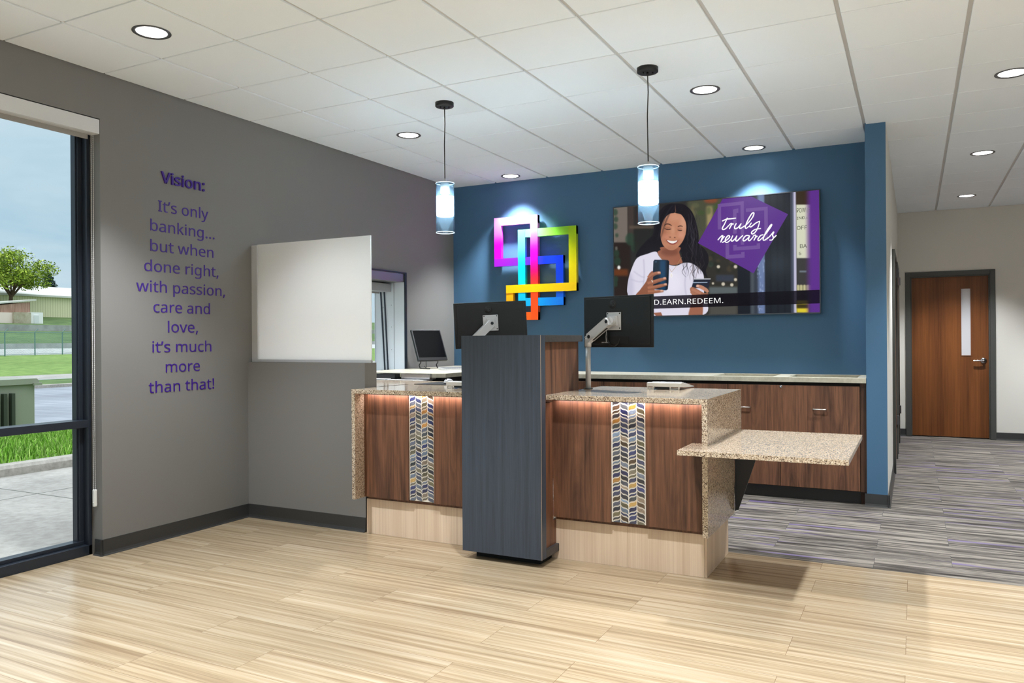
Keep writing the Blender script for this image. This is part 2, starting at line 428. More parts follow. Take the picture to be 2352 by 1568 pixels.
# partition: blue end and west face, white corridor face, with two door openings
mb = MB(); mb.box(4.27, 4.42, 4.213, YE, 0, ZC+0.05)
part = build('wall_partition', mb, [M['blue'], M['white']])
for p in part.data.polygons: p.material_index = 1 if p.normal.x > 0.9 else 0
tag(part, 'blue painted wall end with a white corridor side right of the accent wall', 'wall', kind='structure')
mb = MB(); mb.box(4.27, 4.512, YE, YE+0.2, 0, ZC+0.05); mb.box(5.548, XR, YE, YE+0.2, 0, ZC+0.05); mb.box(4.512, 5.548, YE, YE+0.2, 2.218, ZC+0.05)
mb.box(4.512, 5.548, YE+0.14, YE+0.2, 0, 2.218)
struct('wall_corridor_end', mb, M['white'], 'off-white wall at the end of the corridor around the brown door', 'wall')
mb = MB(); mb.box(XR, XR+0.2, YR-0.2, -6.5, 0, ZC+0.05); mb.box(XR, XR+0.2, -6.5, 1.5, 2.745, ZC+0.05); mb.box(XR, XR+0.2, 1.5, YE+0.2, 0, ZC+0.05)
struct('wall_right', mb, M['white'], 'off-white wall with an added daylight opening on the right of the lobby, unseen', 'wall')
mb = MB()
mb.box(XW-0.2, 1.0, YR-0.2, YR, 0, ZC+0.05); mb.box(1.0, 8.0, YR-0.2, YR, 2.745, ZC+0.05); mb.box(8.0, XR+0.2, YR-0.2, YR, 0, ZC+0.05)
struct('wall_rear', mb, M['gray'], 'gray wall behind the camera with an added daylight opening', 'wall')
# knee wall
KY0, KY1, KX1, KZ = 1.797, 1.93, 1.187, 1.184
mb = MB(); mb.box(XW, KX1, KY0, KY1, 0, KZ)
struct('wall_knee', mb, M['gray'], 'low gray half wall carrying the frosted screen beside the counter', 'wall')

def baseboard(name, segs, label):
    """segs: list of ((x0,y0),(x1,y1),(nx,ny)) – a cove base 0.1 high along each wall foot"""
    mb = MB()
    for (a, b, n) in segs:
        a, b, n = Vector((*a, 0)), Vector((*b, 0)), Vector((*n, 0))
        prof = [(0, 0.1), (0.004, 0.1), (0.005, 0.022), (0.009, 0.008), (0.019, 0.0025), (0.020, 0.0), (0, 0)]
        k = len(prof)
        vs = [p + n*q + Vector((0, 0, z)) for p in (a, b) for q, z in prof]
        fs = [(i, (i+1) % k, k+(i+1) % k, k+i) for i in range(k)] + [list(range(k)), list(range(k, 2*k))[::-1]]
        mb.add(vs, fs)
    return struct(name, mb, M['base'], label, 'baseboard')
baseboard('baseboard_left', [((XW, WY1-0.016), (XW, KY0), (1, 0)), ((XW-0.07, WY1), (XW+0.016, WY1), (0, -1))], 'black rubber cove base along the foot of the gray left wall')
baseboard('baseboard_knee', [((XW, KY0), (KX1, KY0), (0, -1))], 'black rubber cove base along the foot of the low half wall')
baseboard('baseboard_partition', [((4.255, 4.213), (4.436, 4.213), (0, -1)), ((4.42, 4.197), (4.42, 5.95), (1, 0)), ((4.42, 7.05), (4.42, 7.40), (1, 0)), ((4.42, 8.50), (4.42, YE), (1, 0))], 'black rubber cove base wrapping the foot of the blue wall end')
baseboard('baseboard_corridor_end', [((4.42, YE), (4.512, YE), (0, -1)), ((5.548, YE), (XR, YE), (0, -1))], 'black rubber cove base on either side of the brown corridor door')

# ------------------------------------------------------------------ storefront window (window_1)
w1 = thing('window_1', 'dark framed floor-to-ceiling storefront window at far left', 'window', (XW-0.13, WY1, 0), kind='structure')
fx0, fx1 = -0.141, -0.026
mb = MB()
fy = WY1-0.004
mb.box(fx0, fx1, fy-0.022, fy, 0, WZ, bev=0.002)           # jamb, stepped like an extrusion
mb.box(fx0, -0.075, fy-0.05, fy-0.022, 0, WZ, bev=0.002)
mb.box(fx0+0.01, -0.088, fy-0.058, fy-0.05, 0, WZ)
mb.box(fx0, fx1, WY0, WY0+0.05, 0, WZ, bev=0.002)
mb.box(fx0, fx1, WY0, fy, 2.70, WZ, bev=0.002)
mb.box(fx0, fx1, WY0, fy, 0.0, 0.062, bev=0.002); mb.box(fx0, -0.07, WY0, fy, 0.062, 0.085, bev=0.002)
build('window_frame', mb, M['frame'], w1)
mb = MB()
for y in (-1.15, -2.9, -4.65): mb.box(fx0, fx1, y-0.025, y+0.025, 0.06, 2.70, bev=0.002)
build('mullion', mb, M['frame'], w1)
mb = MB(); mb.box(fx0, fx1, WY0+0.05, fy-0.02, 0.805, 0.852, bev=0.002)
build('transom_bar', mb, M['frame'], w1)
for z0, z1 in ((0.085, 0.805), (0.852, 2.70)):
    ys = [WY0+0.05, -4.675, -4.625, -2.925, -2.875, -1.175, -1.125, fy-0.055]
    for k in range(0, 8, 2):
        mb = MB(); mb.box(-0.112, -0.106, ys[k], ys[k+1], z0, z1); build('pane', mb, M['glass'], w1)
# roller shade
rs = thing('roller_shade', 'white roller shade cassette at the head of the storefront window', 'shade', (XW-0.05, WY1-0.005, 2.742))
mb = MB(); mb.box(XW-0.012, XW+0.003, WY0, WY1-0.004, 2.648, 2.738, bev=0.0015); mb.box(XW-0.095, XW-0.012, WY0, WY1-0.004, 2.728, 2.738); mb.box(XW-0.075, XW-0.012, WY0, WY1-0.004, 2.648, 2.653)
build('fascia', mb, M['fascia'], rs)
mb = MB(); mb.box(-0.004, 0.004, WY0+0.02, WY1-0.035, 2.618, 2.72, bev=0.002); build('shade_cloth', mb, M['shade'], rs)
mb = MB(); mb.box(-0.02, 0.002, WY0+0.02, WY1-0.12, 2.628, 2.70); build('hem_bar', mb, M['shade'], rs)
mb = MB()
for xx in (0.004, 0.022):
    for k in range(170):
        z = 0.40 + k*(2.65-0.40)/170
        mb.add([(xx+0.0032*a, WY1-0.014+0.0032*b, z+0.0042*c) for a, b, c in ((1,0,0),(0,-1,0),(-1,0,0),(0,1,0),(0,0,1),(0,0,-1))], [(0,1,4),(1,2,4),(2,3,4),(3,0,4),(1,0,5),(2,1,5),(3,2,5),(0,3,5)], smooth=True)
    mb.tube([(xx, WY1-0.014, 0.40), (xx, WY1-0.014, 2.65)], 0.0013, 6)
build('bead_chain', mb, M['whitep'], rs)
mb = MB(); mb.box(0.002, 0.026, WY1-0.022, WY1-0.001, 0.305, 0.415, bev=0.006); mb.lathe([(0.004, 0), (0.004, 0.006)], 0.014, WY1-0.022, 0.33, 10)
build('chain_tensioner', mb, M['whitep'], rs)

# rear glazing behind the camera, unseen, added to let more daylight in
w3 = thing('added_window_rear', 'added storefront window behind the camera, unseen, lets daylight in', 'window', (4.5, YR, 0), kind='structure')
mb = MB()
mb.box(1.0, 8.0, YR-0.12, YR-0.02, 0, 0.08); mb.box(1.0, 8.0, YR-0.12, YR-0.02, 2.67, 2.745)
for x in (1.0, 2.72, 4.46, 6.2, 7.94): mb.box(x, x+0.06, YR-0.12, YR-0.02, 0.08, 2.67)
build('window_frame', mb, M['frame'], w3)
for x in (1.06, 2.78, 4.52, 6.26):
    mb = MB(); mb.box(x, x+1.66, YR-0.08, YR-0.074, 0.08, 2.67); build('pane', mb, M['glass'], w3)

w4 = thing('added_window_right', 'added storefront window in the right wall, unseen, lets daylight in', 'window', (XR, -2.5, 0), kind='structure')  # right glazing, added to bring cool daylight into the room
mb = MB(); mb.box(XR+0.04, XR+0.14, -6.5, 1.5, 0, 0.08); mb.box(XR+0.04, XR+0.14, -6.5, 1.5, 2.67, 2.745)
for y in (-6.5, -4.52, -2.53, -0.54, 1.44): mb.box(XR+0.04, XR+0.14, y, y+0.06, 0.08, 2.67)
build('window_frame', mb, M['frame'], w4)
for y in (-6.44, -4.46, -2.47, -0.48):
    mb = MB(); mb.box(XR+0.08, XR+0.086, y, y+1.92, 0.08, 2.67); build('pane', mb, M['glass'], w4)

# ------------------------------------------------------------------ drive-up window (window_2)
w2 = thing('window_2', 'steel drive-up teller window in the left wall behind the frosted screen', 'window', (XW, 3.2, DZ0), kind='structure')
mb = MB()
bx = -0.30                                     # the bay projects through the wall
mb.box(bx, XW-0.001, DY1-0.02, DY1-0.001, DZ0+0.001, DZ1-0.001); mb.box(bx, XW-0.001, DY0+0.001, DY0+0.02, DZ0+0.001, DZ1-0.001)
build('jamb', mb, M['jamb'], w2)
mb = MB(); mb.box(bx, XW-0.001, DY0+0.02, DY1-0.02, DZ1-0.085, DZ1-0.001); build('head', mb, P('satin_steel', rgb(150, 148, 148), 0.38, 1.0), w2)
mb = MB(); mb.box(bx, XW-0.001, DY0+0.02, DY1-0.02, DZ0+0.001, DZ0+0.02); build('sill', mb, M['jamb'], w2)
mb = MB(); mb.box(XW, XW+0.012, DY1-0.022, DY1+0.012, DZ0, DZ1+0.012, bev=0.001); mb.box(XW, XW+0.012, DY0-0.012, DY0+0.022, DZ0, DZ1+0.012, bev=0.001)
build('side_trim', mb, M['frame'], w2)
mb = MB(); mb.box(XW, XW+0.012, DY0+0.022, DY1-0.022, DZ1-0.002, DZ1+0.012, bev=0.001); build('head_trim', mb, M['frame'], w2)
jy = DY1-0.0205
mb = MB()
for t0, b0 in ((-0.222, -0.173), (-0.178, -0.134)):
    mb.add([(t0, jy-0.012, 1.86), (t0+0.011, jy-0.012, 1.86), (b0+0.011, jy-0.012, 1.02), (b0, jy-0.012, 1.02), (t0, jy, 1.86), (t0+0.011, jy, 1.86), (b0+0.011, jy, 1.02), (b0, jy, 1.02)],
           [(0,1,2,3), (0,4,5,1), (1,5,6,2), (2,6,7,3), (3,7,4,0)])
build('slanted_guide', mb, M['frame'], w2)
mb = MB(); mb.box(-0.205, -0.105, jy-0.03, jy, 1.02, 1.045); build('guide_foot', mb, M['black'], w2)
mb = MB()
for x, z in ((-0.075-0.012, 1.70), (-0.087, 1.48), (-0.087, 1.25), (-0.087, 1.04), (-0.190, 1.68), (-0.170, 1.46), (-0.152, 1.25), (-0.145, 1.12)):
    mb.add([(x-0.003, jy-0.0015, z-0.003), (x+0.003, jy-0.0015, z-0.003), (x+0.003, jy-0.0015, z+0.003), (x-0.003, jy-0.0015, z+0.003)], [(0,1,2,3)])
build('screw', mb, M['blackmetal'], w2)
mb = MB(); mb.box(-0.0565, -0.0535, jy-0.001, jy+0.0001, 1.02, 1.93); build('seam', mb, M['blackmetal'], w2)
mb = MB(); mb.box(-0.255, -0.085, DY0+0.03, jy-0.01, 1.835, 1.915, bev=0.003); build('shade_cassette', mb, M['grey'], w2)
mb = MB(); mb.box(-0.225, -0.215, DY0+0.04, jy-0.03, 1.82, 1.836); build('shade_hem', mb, M['shade'], w2)
mb = MB(); mb.box(-0.29, -0.284, DY0+0.02, DY1-0.02, DZ0+0.02, DZ1-0.085); build('pane', mb, M['glass'], w2)

# ------------------------------------------------------------------ corridor doors
d1 = thing('door_1', 'brown cherry wood door with a narrow glass lite at the corridor end', 'door', (5.03, YE, 0), kind='structure')
mb = MB(); FR = 0.06
mb.box(4.508, 4.508+FR, YE-0.02, YE+0.06, 0, 2.22, bev=0.003); mb.box(5.552-FR, 5.552, YE-0.02, YE+0.06, 0, 2.22, bev=0.003); mb.box(4.508+FR, 5.552-FR, YE-0.02, YE+0.06, 2.22-FR, 2.22, bev=0.003)
mb.box(4.508+FR, 4.508+FR+0.015, YE+0.01, YE+0.06, 0, 2.16); mb.box(5.552-FR-0.015, 5.552-FR, YE+0.01, YE+0.06, 0, 2.16); mb.box(4.58, 5.48, YE+0.01, YE+0.06, 2.145, 2.16)
build('door_frame', mb, M['doorframe'], d1)
mb = MB(); ya, yb = YE+0.062, YE+0.106
lx0, lx1, lz0, lz1 = 5.162, 5.284, 1.09, 1.99
mb.box(4.572, lx0, ya, yb, 0.012, 2.158); mb.box(lx1, 5.488, ya, yb, 0.012, 2.158); mb.box(lx0, lx1, ya, yb, 0.012, lz0); mb.box(lx0, lx1, ya, yb, lz1, 2.158)
slab = build('door_leaf', mb, M['cherry'], d1)
mb = MB(); t = 0.008
mb.box(lx0, lx0+t, ya-0.006, ya+0.01, lz0, lz1); mb.box(lx1-t, lx1, ya-0.006, ya+0.01, lz0, lz1); mb.box(lx0+t, lx1-t, ya-0.006, ya+0.01, lz0, lz0+t); mb.box(lx0+t, lx1-t, ya-0.006, ya+0.01, lz1-t, lz1)
build('lite_frame', mb, P('lite_bead', rgb(122, 70, 36), 0.4), d1)
mb = MB(); mb.box(lx0+t, lx1-t, ya+0.015, ya+0.021, lz0+t, lz1-t); build('frosted_lite', mb, P('frosted_lite', rgb(212, 212, 216), 0.35), d1)
mb = MB(); mb.M = Matrix.Translation((5.418, ya, 1.03)) @ Matrix.Rotation(R(90), 4, 'X')
mb.lathe([(0.038, 0), (0.038, 0.008), (0.030, 0.016), (0.014, 0.02), (0.013, 0.055), (0.0, 0.058)], 0, 0, 0, 24); mb.M = None
mb.tube([(5.418, ya-0.05, 1.03), (5.36, ya-0.055, 1.029), (5.30, ya-0.05, 1.028)], [0.011, 0.010, 0.010], 12)
build('lever_handle', mb, M['chrome'], d1)
for n_, y0, y1, lab in (('door_2', 5.95, 7.05, 'dark framed door seen edge-on, nearer one in the corridor side wall'), ('door_3', 7.40, 8.50, 'dark framed door seen edge-on, farther one in the corridor side wall')):
    d = thing(n_, lab, 'door', (4.42, (y0+y1)/2, 0), kind='structure')
    mb = MB(); mb.box(4.421, 4.447, y0, y0+0.055, 0, 2.21, bev=0.002); mb.box(4.421, 4.447, y1-0.055, y1, 0, 2.21, bev=0.002); mb.box(4.421, 4.447, y0+0.055, y1-0.055, 2.155, 2.21, bev=0.002)
    build('door_frame', mb, M['doorframe'], d)
    mb = MB(); mb.box(4.421, 4.432, y0+0.055, y1-0.055, 0.012, 2.155); build('door_leaf', mb, M['cherry'], d)
    for z in (0.38, 2.0):
        mb = MB(); mb.box(4.432, 4.462, y1-0.075, y1-0.05, z, z+0.10, bev=0.003); build('hinge', mb, M['trim'], d)

# ------------------------------------------------------------------ wall lettering
wl = thing('wall_lettering', 'purple vinyl lettering that starts with Vision on the gray left wall', 'lettering', (XW, 1.208, 1.0))
def wall_line(txt, y0, y1, z, cap, mat, name, bold=0.0, depth=0.002):
    """one mesh per word, laid out as a whole line"""
    mb = MB(); text_on(mb, txt, F_NOTO, (XW+0.0012, 0, z), (0,1,0), (0,0,1), (1,0,0), y0, y1, cap, bold=bold, depth=depth)
    nw = len(txt.split())
    spans = sorted((min(mb.v[i][1] for i in f), max(mb.v[i][1] for i in f)) for f in mb.f)
    gaps = []; end = spans[0][1]
    for p, q in spans:
        if p > end: gaps.append((p-end, (p+end)/2))
        end = max(end, q)
    cuts = sorted(g[1] for g in sorted(gaps, reverse=True)[:nw-1])
    for k in range(nw):
        w_ = MB(); idx = {}
        for f in mb.f:
            cy_ = sum(mb.v[i][1] for i in f)/len(f)
            if sum(cy_ > c_ for c_ in cuts) != k: continue
            g = []
            for i in f:
                if i not in idx: idx[i] = len(w_.v); w_.v.append(mb.v[i])
                g.append(idx[i])
            w_.f.append(g); w_.mi.append(0); w_.sm.append(False); w_.col.append(None)
        build(name, w_, mat, wl)
wall_line('Vision:', 1.027, 1.391, 2.424, 0.093, M['purple'], 'heading_word', 0.012, 0.010)
for txt, y0, y1, z in (("It\u2019s only", 1.006, 1.427, 2.2255), ('banking...', 0.945, 1.483, 2.0885), ('but when', 0.944, 1.472, 1.952), ('done right,', 0.897, 1.517, 1.8145),
                       ('with passion,', 0.836, 1.577, 1.677), ('care and', 0.965, 1.437, 1.541), ('love,', 1.078, 1.329, 1.407), ("it\u2019s much", 0.954, 1.447, 1.271), ('more', 1.058, 1.343, 1.134), ('than that!', 0.924, 1.47, 1.0)):
    wall_line(txt, y0, y1, z, 0.0925, M['purple'], 'word', 0.0)

# ------------------------------------------------------------------ frosted privacy screen on the half wall
ps = thing('privacy_screen', 'frosted white acrylic screen panel standing on the low half wall', 'screen', (0.62, 1.85, KZ))
mb = MB(); mb.box(0.128, 1.206, 1.845, 1.857, 1.196, 2.084, bev=0.0015); build('panel', mb, M['frosted'], ps)
mb = MB(); mb.box(XW+0.001, 0.128, 1.838, 1.864, KZ, 2.08, bev=0.001); build('wall_channel', mb, M['alu'], ps)
mb = MB(); mb.box(0.128, 1.206, 1.838, 1.845, KZ+0.001, 1.203); mb.box(0.128, 1.206, 1.857, 1.864, KZ+0.001, 1.203); mb.box(0.128, 1.206, 1.845, 1.857, KZ+0.001, 1.196)
build('base_channel', mb, M['alu'], ps)

# ------------------------------------------------------------------ teller counter
ZT, YC, YP = 1.010, 1.645, 1.745        # worktop height, worktop front, panel front
XL, XRT = 1.19, 3.613
colx0, colx1 = 2.133, 2.671
# worktops
tl_ = thing('granite_worktop', 'speckled tan granite worktop left of the slate podium, with a waterfall end', 'worktop', (1.6, 2.1, ZT))
mb = MB(); mb.box(XL+0.028, 2.131, YC, 2.74, ZT-0.029, ZT, bev=0.0015); mb.box(XW+0.002, XL+0.028, 1.933, 2.74, ZT-0.029, ZT); build('slab', mb, M['granite'], tl_)
mb = MB(); mb.box(XL, XL+0.028, YC, 2.30, 0.258, ZT, bev=0.0015); wf = build('waterfall_panel', mb, M['granite'], tl_)
tr_ = thing('granite_worktop', 'speckled tan granite worktop right of the slate podium, with a waterfall end', 'worktop', (3.1, 2.1, ZT))
mb = MB(); mb.box(2.652, XRT-0.030, YC, 2.575, ZT-0.029, ZT, bev=0.0015); build('slab', mb, M['granite'], tr_)
mb = MB(); mb.prism([(YC, 0.258), (2.345, 0.258), (2.345, 0.71), (2.575, 0.71), (2.575, ZT), (YC, ZT)], 0, XRT-0.030, XRT); build('waterfall_panel', mb, M['granite'], tr_)

def mosaic(x0, x1, z0, z1, root, seed):
    rnd = random.Random(seed)
    cols = [(40,48,108),(58,66,104),(84,92,116),(50,60,120),(104,98,70),(184,122,40),(86,66,48),(146,126,106),(112,138,172),(70,78,86),(44,50,70),(120,112,92),(196,150,70),(62,60,66),(96,108,130)]
    wts = [4,5,4,2,4,2,3,3,2,4,4,3,1,3,4]
    yf = YP+0.012
    g = MB(); g.box(x0, x1, yf, yf+0.012, z0, z1)
    pn = build('mosaic_panel', g, M['grout'], root)
    m = MB(); n = 4; mar = 0.006; cw = (x1-x0-mar*2)/n; gap = 0.0085
    for c in range(n):
        xa, xb = x0+mar+c*cw+0.003, x0+mar+(c+1)*cw-0.003
        sgn = 1 if c % 2 == 0 else -1
        z = z1 - 0.004 + rnd.uniform(0, 0.01); k = rnd.randrange(4)
        while True:
            h = 0.0105 if k % 4 == 1 else 0.0215; k += 1
            if rnd.random() < 0.12: k += 1
            zt, zb = z, z-h
            if zb < z0-0.012: break
            col = rnd.choices(cols, wts)[0]; gm = sum(col)/3; kb = rnd.uniform(0.8, 1.1); col = tuple(lin((q*0.72+gm*0.28)*kb) for q in col)
            K = 8; top = []; bot = []
            for i in range(K+1):
                u = i/K; s = 4*(u-0.5)**3 + 0.3*(u-0.5)
                off = sgn*s*0.017
                for lst, zz in ((top, zt), (bot, zb)): lst.append((xa+(xb-xa)*u, min(max(zz+off, z0+0.001), z1-0.001)))
            pts = bot + top[::-1]; q = len(pts)
            if max(p[1] for p in pts) - min(p[1] for p in pts) > 0.008:
                vs = [(p[0], yf-0.003, p[1]) for p in pts] + [(p[0], yf, p[1]) for p in pts]
                fs = [(i, i+1, 2*K+1-i-1, 2*K+1-i) for i in range(K)] + [(i, q+i, q+(i+1) % q, (i+1) % q) for i in range(q)]
                m.add(vs, fs, 0, col)
            z -= h+gap
    build('glass_tile', m, M['tileglass'], root, pn)

def counter_base(name, label, x0, x1, mx0, mx1, px1, seed, loc):
    r = thing(name, label, 'cabinet', loc)
    zt, zb = ZT-0.031, 0.262
    for a, b in ((x0, mx0), (mx1, x1)):
        mb = MB(); mb.box(a, b, YP, YP+0.02, zb, zt, bev=0.001); build('front_panel', mb, M['walnut'], r)
    mosaic(mx0+0.001, mx1-0.001, zb+0.004, zt, r, seed)
    mb = MB(); mb.box(x0, x1, 1.7875, 2.30, 0.24, zt-0.001); build('carcass', mb, M['walnut'], r)
    return r
cl = counter_base('counter_cabinet', 'walnut teller cabinet with a mosaic strip left of the slate podium', XL+0.029, 2.1325, 1.586, 1.789, 0, 3, (1.66, 2.0, 0))
cr = counter_base('counter_cabinet', 'walnut teller cabinet with a mosaic strip right of the slate podium', 2.652, XRT-0.031, 3.022, 3.234, 0, 11, (3.1, 2.0, 0))
def plinth(root, x0, x1, joints, y1):
    xs = [x0]+joints+[x1]
    for a, b in zip(xs, xs[1:]):
        mb = MB(); mb.box(a+0.0006, b-0.0006, 1.787, 1.805, 0, 0.2395); build('plinth_panel', mb, M['maple'], root)
    mb = MB(); mb.box(x0, x1, 1.806, y1, 0, 0.2395); build('plinth_base', mb, M['maple'], root)
plinth(cl, 1.205, 2.40, [1.62], 2.30); plinth(cr, 2.401, 3.558, [3.11], 2.343)
mb = MB(); mb.box(3.5585, 3.572, 1.79, 2.35, 0, 0.256); build('plinth_side', mb, M['maple'], cr)
mb = MB(); mb.box(3.54, XRT-0.031, 2.301, 2.345, 0.262, 0.70); build('end_panel', mb, M['walnut'], cr)

# LED strips under the front overhang
for x0, x1, lab in ((1.25, 2.10, 'thin warm LED strip light under the left granite front edge'), (2.68, 3.56, 'thin warm LED strip light under the right granite front edge')):
    t_ = thing('led_strip', lab, 'light', ((x0+x1)/2, 1.70, ZT-0.03))
    mb = MB(); mb.box(x0, x1, 1.692, 1.712, ZT-0.0355, ZT-0.0295); build('housing', mb, M['black'], t_)
    mb = MB(); mb.box(x0, x1, 1.7121, 1.7126, ZT-0.0350, ZT-0.0300); build('diffuser', mb, M['led'], t_)
    ld = bpy.data.lights.new('led_lamp', 'AREA'); ld.shape = 'RECTANGLE'; ld.size = x1-x0; ld.size_y = 0.01; ld.energy = 1.25*(x1-x0); ld.color = (1.0, 0.80, 0.74)
    lo = bpy.data.objects.new('led_lamp', ld); COL.objects.link(lo); lo.parent = t_; lo.location = (0, 0.016, -0.008); lo.rotation_euler = (R(28), 0, 0)

# slate podium between the two counters
pd = thing('podium', 'tall slate-blue podium with walnut sides between the two counters', 'podium', (2.4, 1.85, 0))
mb = MB(); mb.box(colx0, colx1, 1.535, 1.60, 0.048, 1.366, bev=0.001); build('front_panel', mb, M['slate'], pd)
mb = MB(); mb.box(colx1-0.0005, colx1+0.0007, 1.534, 1.538, 0.048, 1.366); build('edge_band', mb, M['edge'], pd)
mb = MB(); mb.box(colx0, colx1, 1.60, 2.185, 1.325, 1.366, bev=0.001); build('cap', mb, M['slate_edge'], pd)
mb = MB(); mb.box(colx0+0.02, colx1-0.02, 1.60, 2.16, ZT+0.0005, 1.325); mb.box(colx0+0.02, colx1-0.02, 1.60, YC-0.001, ZT-0.05, ZT+0.0005); mb.box(colx0+0.02, colx1-0.02, 1.60, YP-0.001, 0.05, ZT-0.05)
mb.box(colx0+0.02, colx1-0.02, YP-0.001, 1.786, 0.05, 0.2395)
build('side_panel', mb, M['walnut'], pd)
mb = MB(); mb.box(colx0, colx1, 1.60, 1.785, 0.048, 0.093, bev=0.001); build('foot_rail', mb, M['slate_edge'], pd)
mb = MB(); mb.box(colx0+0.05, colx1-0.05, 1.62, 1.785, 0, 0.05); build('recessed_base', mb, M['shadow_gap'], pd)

# granite shelf wrapped round the right end
sh = thing('granite_shelf', 'lower granite shelf cantilevered off the right end of the counter', 'shelf', (3.95, 2.0, 0.728))
mb = MB()
mb.prism([(3.506, 1.425), (4.331, 1.425), (4.331, 2.52), (XRT+0.002, 2.52), (XRT+0.002, YC-0.002), (XRT-0.034, YC-0.002), (XRT-0.034, YP-0.002), (3.506, YP-0.002)], 2, 0.731, 0.757)
build('slab', mb, M['granite'], sh)
mb = MB(); mb.prism([(XRT+0.002, 0.729), (3.80, 0.729), (3.78, 0.71), (XRT+0.022, 0.275), (XRT+0.002, 0.275)], 1, 2.353, 2.361)
mb.box(XRT+0.002, XRT+0.008, 2.347, 2.40, 0.27, 0.729)
build('bracket', mb, M['bracket'], sh)

# ------------------------------------------------------------------ back counter
bc = thing('back_worktop', 'beige laminate back counter top with two recessed bins along the blue wall', 'worktop', (3.0, 4.5, 0.976))
x0, x1, ya, yb, za, zb = 0.75, 4.268, 4.205, YB-0.002, 0.976, 1.016
holes = [(3.04, 3.545), (3.665, 4.205)]; hy0, hy1 = 4.30, 4.765
mb = MB(); mb.box(x0, x1, ya, hy0, za, zb, bev=0.001); mb.box(x0, x1, hy1, yb, za, zb)
xs = [x0] + [q for h in holes for q in h] + [x1]
for k in range(0, len(xs), 2): mb.box(xs[k], xs[k+1], hy0, hy1, za, zb)
build('slab', mb, M['linen'], bc)
for a, b in holes:
    mb = MB()
    zz = 0.90
    mb.box(a, b, hy0, hy0+0.01, zz, zb-0.003); mb.box(a, b, hy1-0.01, hy1, zz, zb-0.003); mb.box(a, a+0.01, hy0+0.01, hy1-0.01, zz, zb-0.003); mb.box(b-0.01, b, hy0+0.01, hy1-0.01, zz, zb-0.003); mb.box(a+0.01, b-0.01, hy0+0.01, hy1-0.01, zz, zz+0.01)
    build('recessed_bin', mb, M['linen'], bc)
def handle(x, z, root, parent, w=0.10, y=4.22):
    mb = MB(); yy = y-0.03
    mb.tube([(x-w/2, y, z), (x-w/2, yy+0.004, z), (x-w/2+0.004, yy, z), (x+w/2-0.004, yy, z), (x+w/2, yy+0.004, z), (x+w/2, y, z)], 0.0052, 8)
    build('pull_handle', mb, M['nickel'], root, parent)
def back_cabinet(label, xa, xb, fronts):
    r = thing('base_cabinet', label, 'cabinet', ((xa+xb)/2, 4.5, 0), 'walnut base cabinets under the back counter')
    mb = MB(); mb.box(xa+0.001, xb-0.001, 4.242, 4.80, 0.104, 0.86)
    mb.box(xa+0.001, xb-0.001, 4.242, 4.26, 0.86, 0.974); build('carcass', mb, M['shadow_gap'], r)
    mb = MB(); mb.box(xa+0.001, xb-0.001, 4.285, 4.30, 0, 0.104); build('toe_kick', mb, M['base'], r)
    for nm_, a, b, z0, z1, hs, lock in fronts:
        mb = MB(); mb.box(a+0.0018, b-0.0018, 4.22, 4.240, z0+0.0018, z1-0.0018, bev=0.0008); p = build(nm_, mb, M['walnut'], r)
        for hx, hz in hs: handle(hx, hz, r, p)
        if lock:
            mb = MB(); mb.M = Matrix.Translation((lock[0], 4.2195, lock[1])) @ Matrix.Rotation(R(90), 4, 'X'); mb.lathe([(0.011, 0), (0.011, 0.004), (0.007, 0.005), (0.006, 0.003), (0, 0.003)], 0, 0, 0, 18); build('key_lock', mb, M['chrome'], r, p)
    return r
back_cabinet('wide two-door walnut base cabinet behind the monitors at the left of the back counter', 1.30, 2.797, [('door', 1.30, 2.05, 0.108, 0.95, [(2.0, 0.757)], None), ('door', 2.05, 2.797, 0.108, 0.95, [(2.12, 0.757)], None)])
back_cabinet('narrow walnut base cabinet half hidden behind the right granite worktop', 2.797, 3.183, [('drawer', 2.797, 3.183, 0.56, 0.95, [(2.99, 0.757)], None), ('drawer', 2.797, 3.183, 0.108, 0.56, [(2.99, 0.45)], None)])
back_cabinet('walnut file cabinet with a round lock and two pulls, nearest the blue wall end', 3.183, 4.222, [('drawer', 3.183, 4.222, 0.56, 0.95, [(3.32, 0.757), (3.921, 0.757)], (3.62, 0.938)), ('door', 3.183, 3.613, 0.108, 0.56, [], None), ('door', 3.613, 4.222, 0.108, 0.56, [], None)])
mb = MB(); mb.box(4.2232, 4.2690, 4.235, 4.255, 0.104, 0.975); mb.box(4.2232, 4.2690, 4.285, 4.30, 0, 0.104)
tag(build('filler_strip', mb, walnut('dark_walnut_filler', 0.85)), 'narrow dark walnut filler strip between the file cabinet and the blue wall end', 'filler')

# ------------------------------------------------------------------ drive-up desk by the left wall
dk = thing('raised_desk', 'raised beige-edged desk top under the drive-up window', 'desk', (0.6, 3.8, 1.01))
mb = MB(); mb.prism([(0.66, 2.955), (1.03, 2.955), (1.105, 2.985), (1.075, 4.20), (0.745, 4.20), (0.745, YB-0.003), (XW+0.014, YB-0.003), (XW+0.014, 2.99), (0.66, 2.99)], 2, 1.026, 1.060)
build('desk_top', mb, M['linen'], dk)
mb = MB(); mb.box(XW+0.014, 1.04, 3.02, 4.19, 0, 1.0255); build('desk_base', mb, M['shadow_gap'], dk)  # near-black block stands in for the shade of the open knee space
dd = thing('deal_drawer', 'silver steel transaction drawer front under the desk by the drive-up window', 'drawer', (0.84, 2.95, 1.01))
mb = MB(); mb.box(0.70, 0.99, 2.915, 2.953, 1.0105, 1.058, bev=0.002); build('drawer_front', mb, M['chrome'], dd)
mb = MB(); mb.box(0.70, 0.99, 2.953, 3.015, 1.0105, 1.0255); build('drawer_box', mb, M['grey'], dd)
bt = thing('cash_tray', 'black open box at the sill of the drive-up window', 'tray', (0.5, 2.9, 1.01))
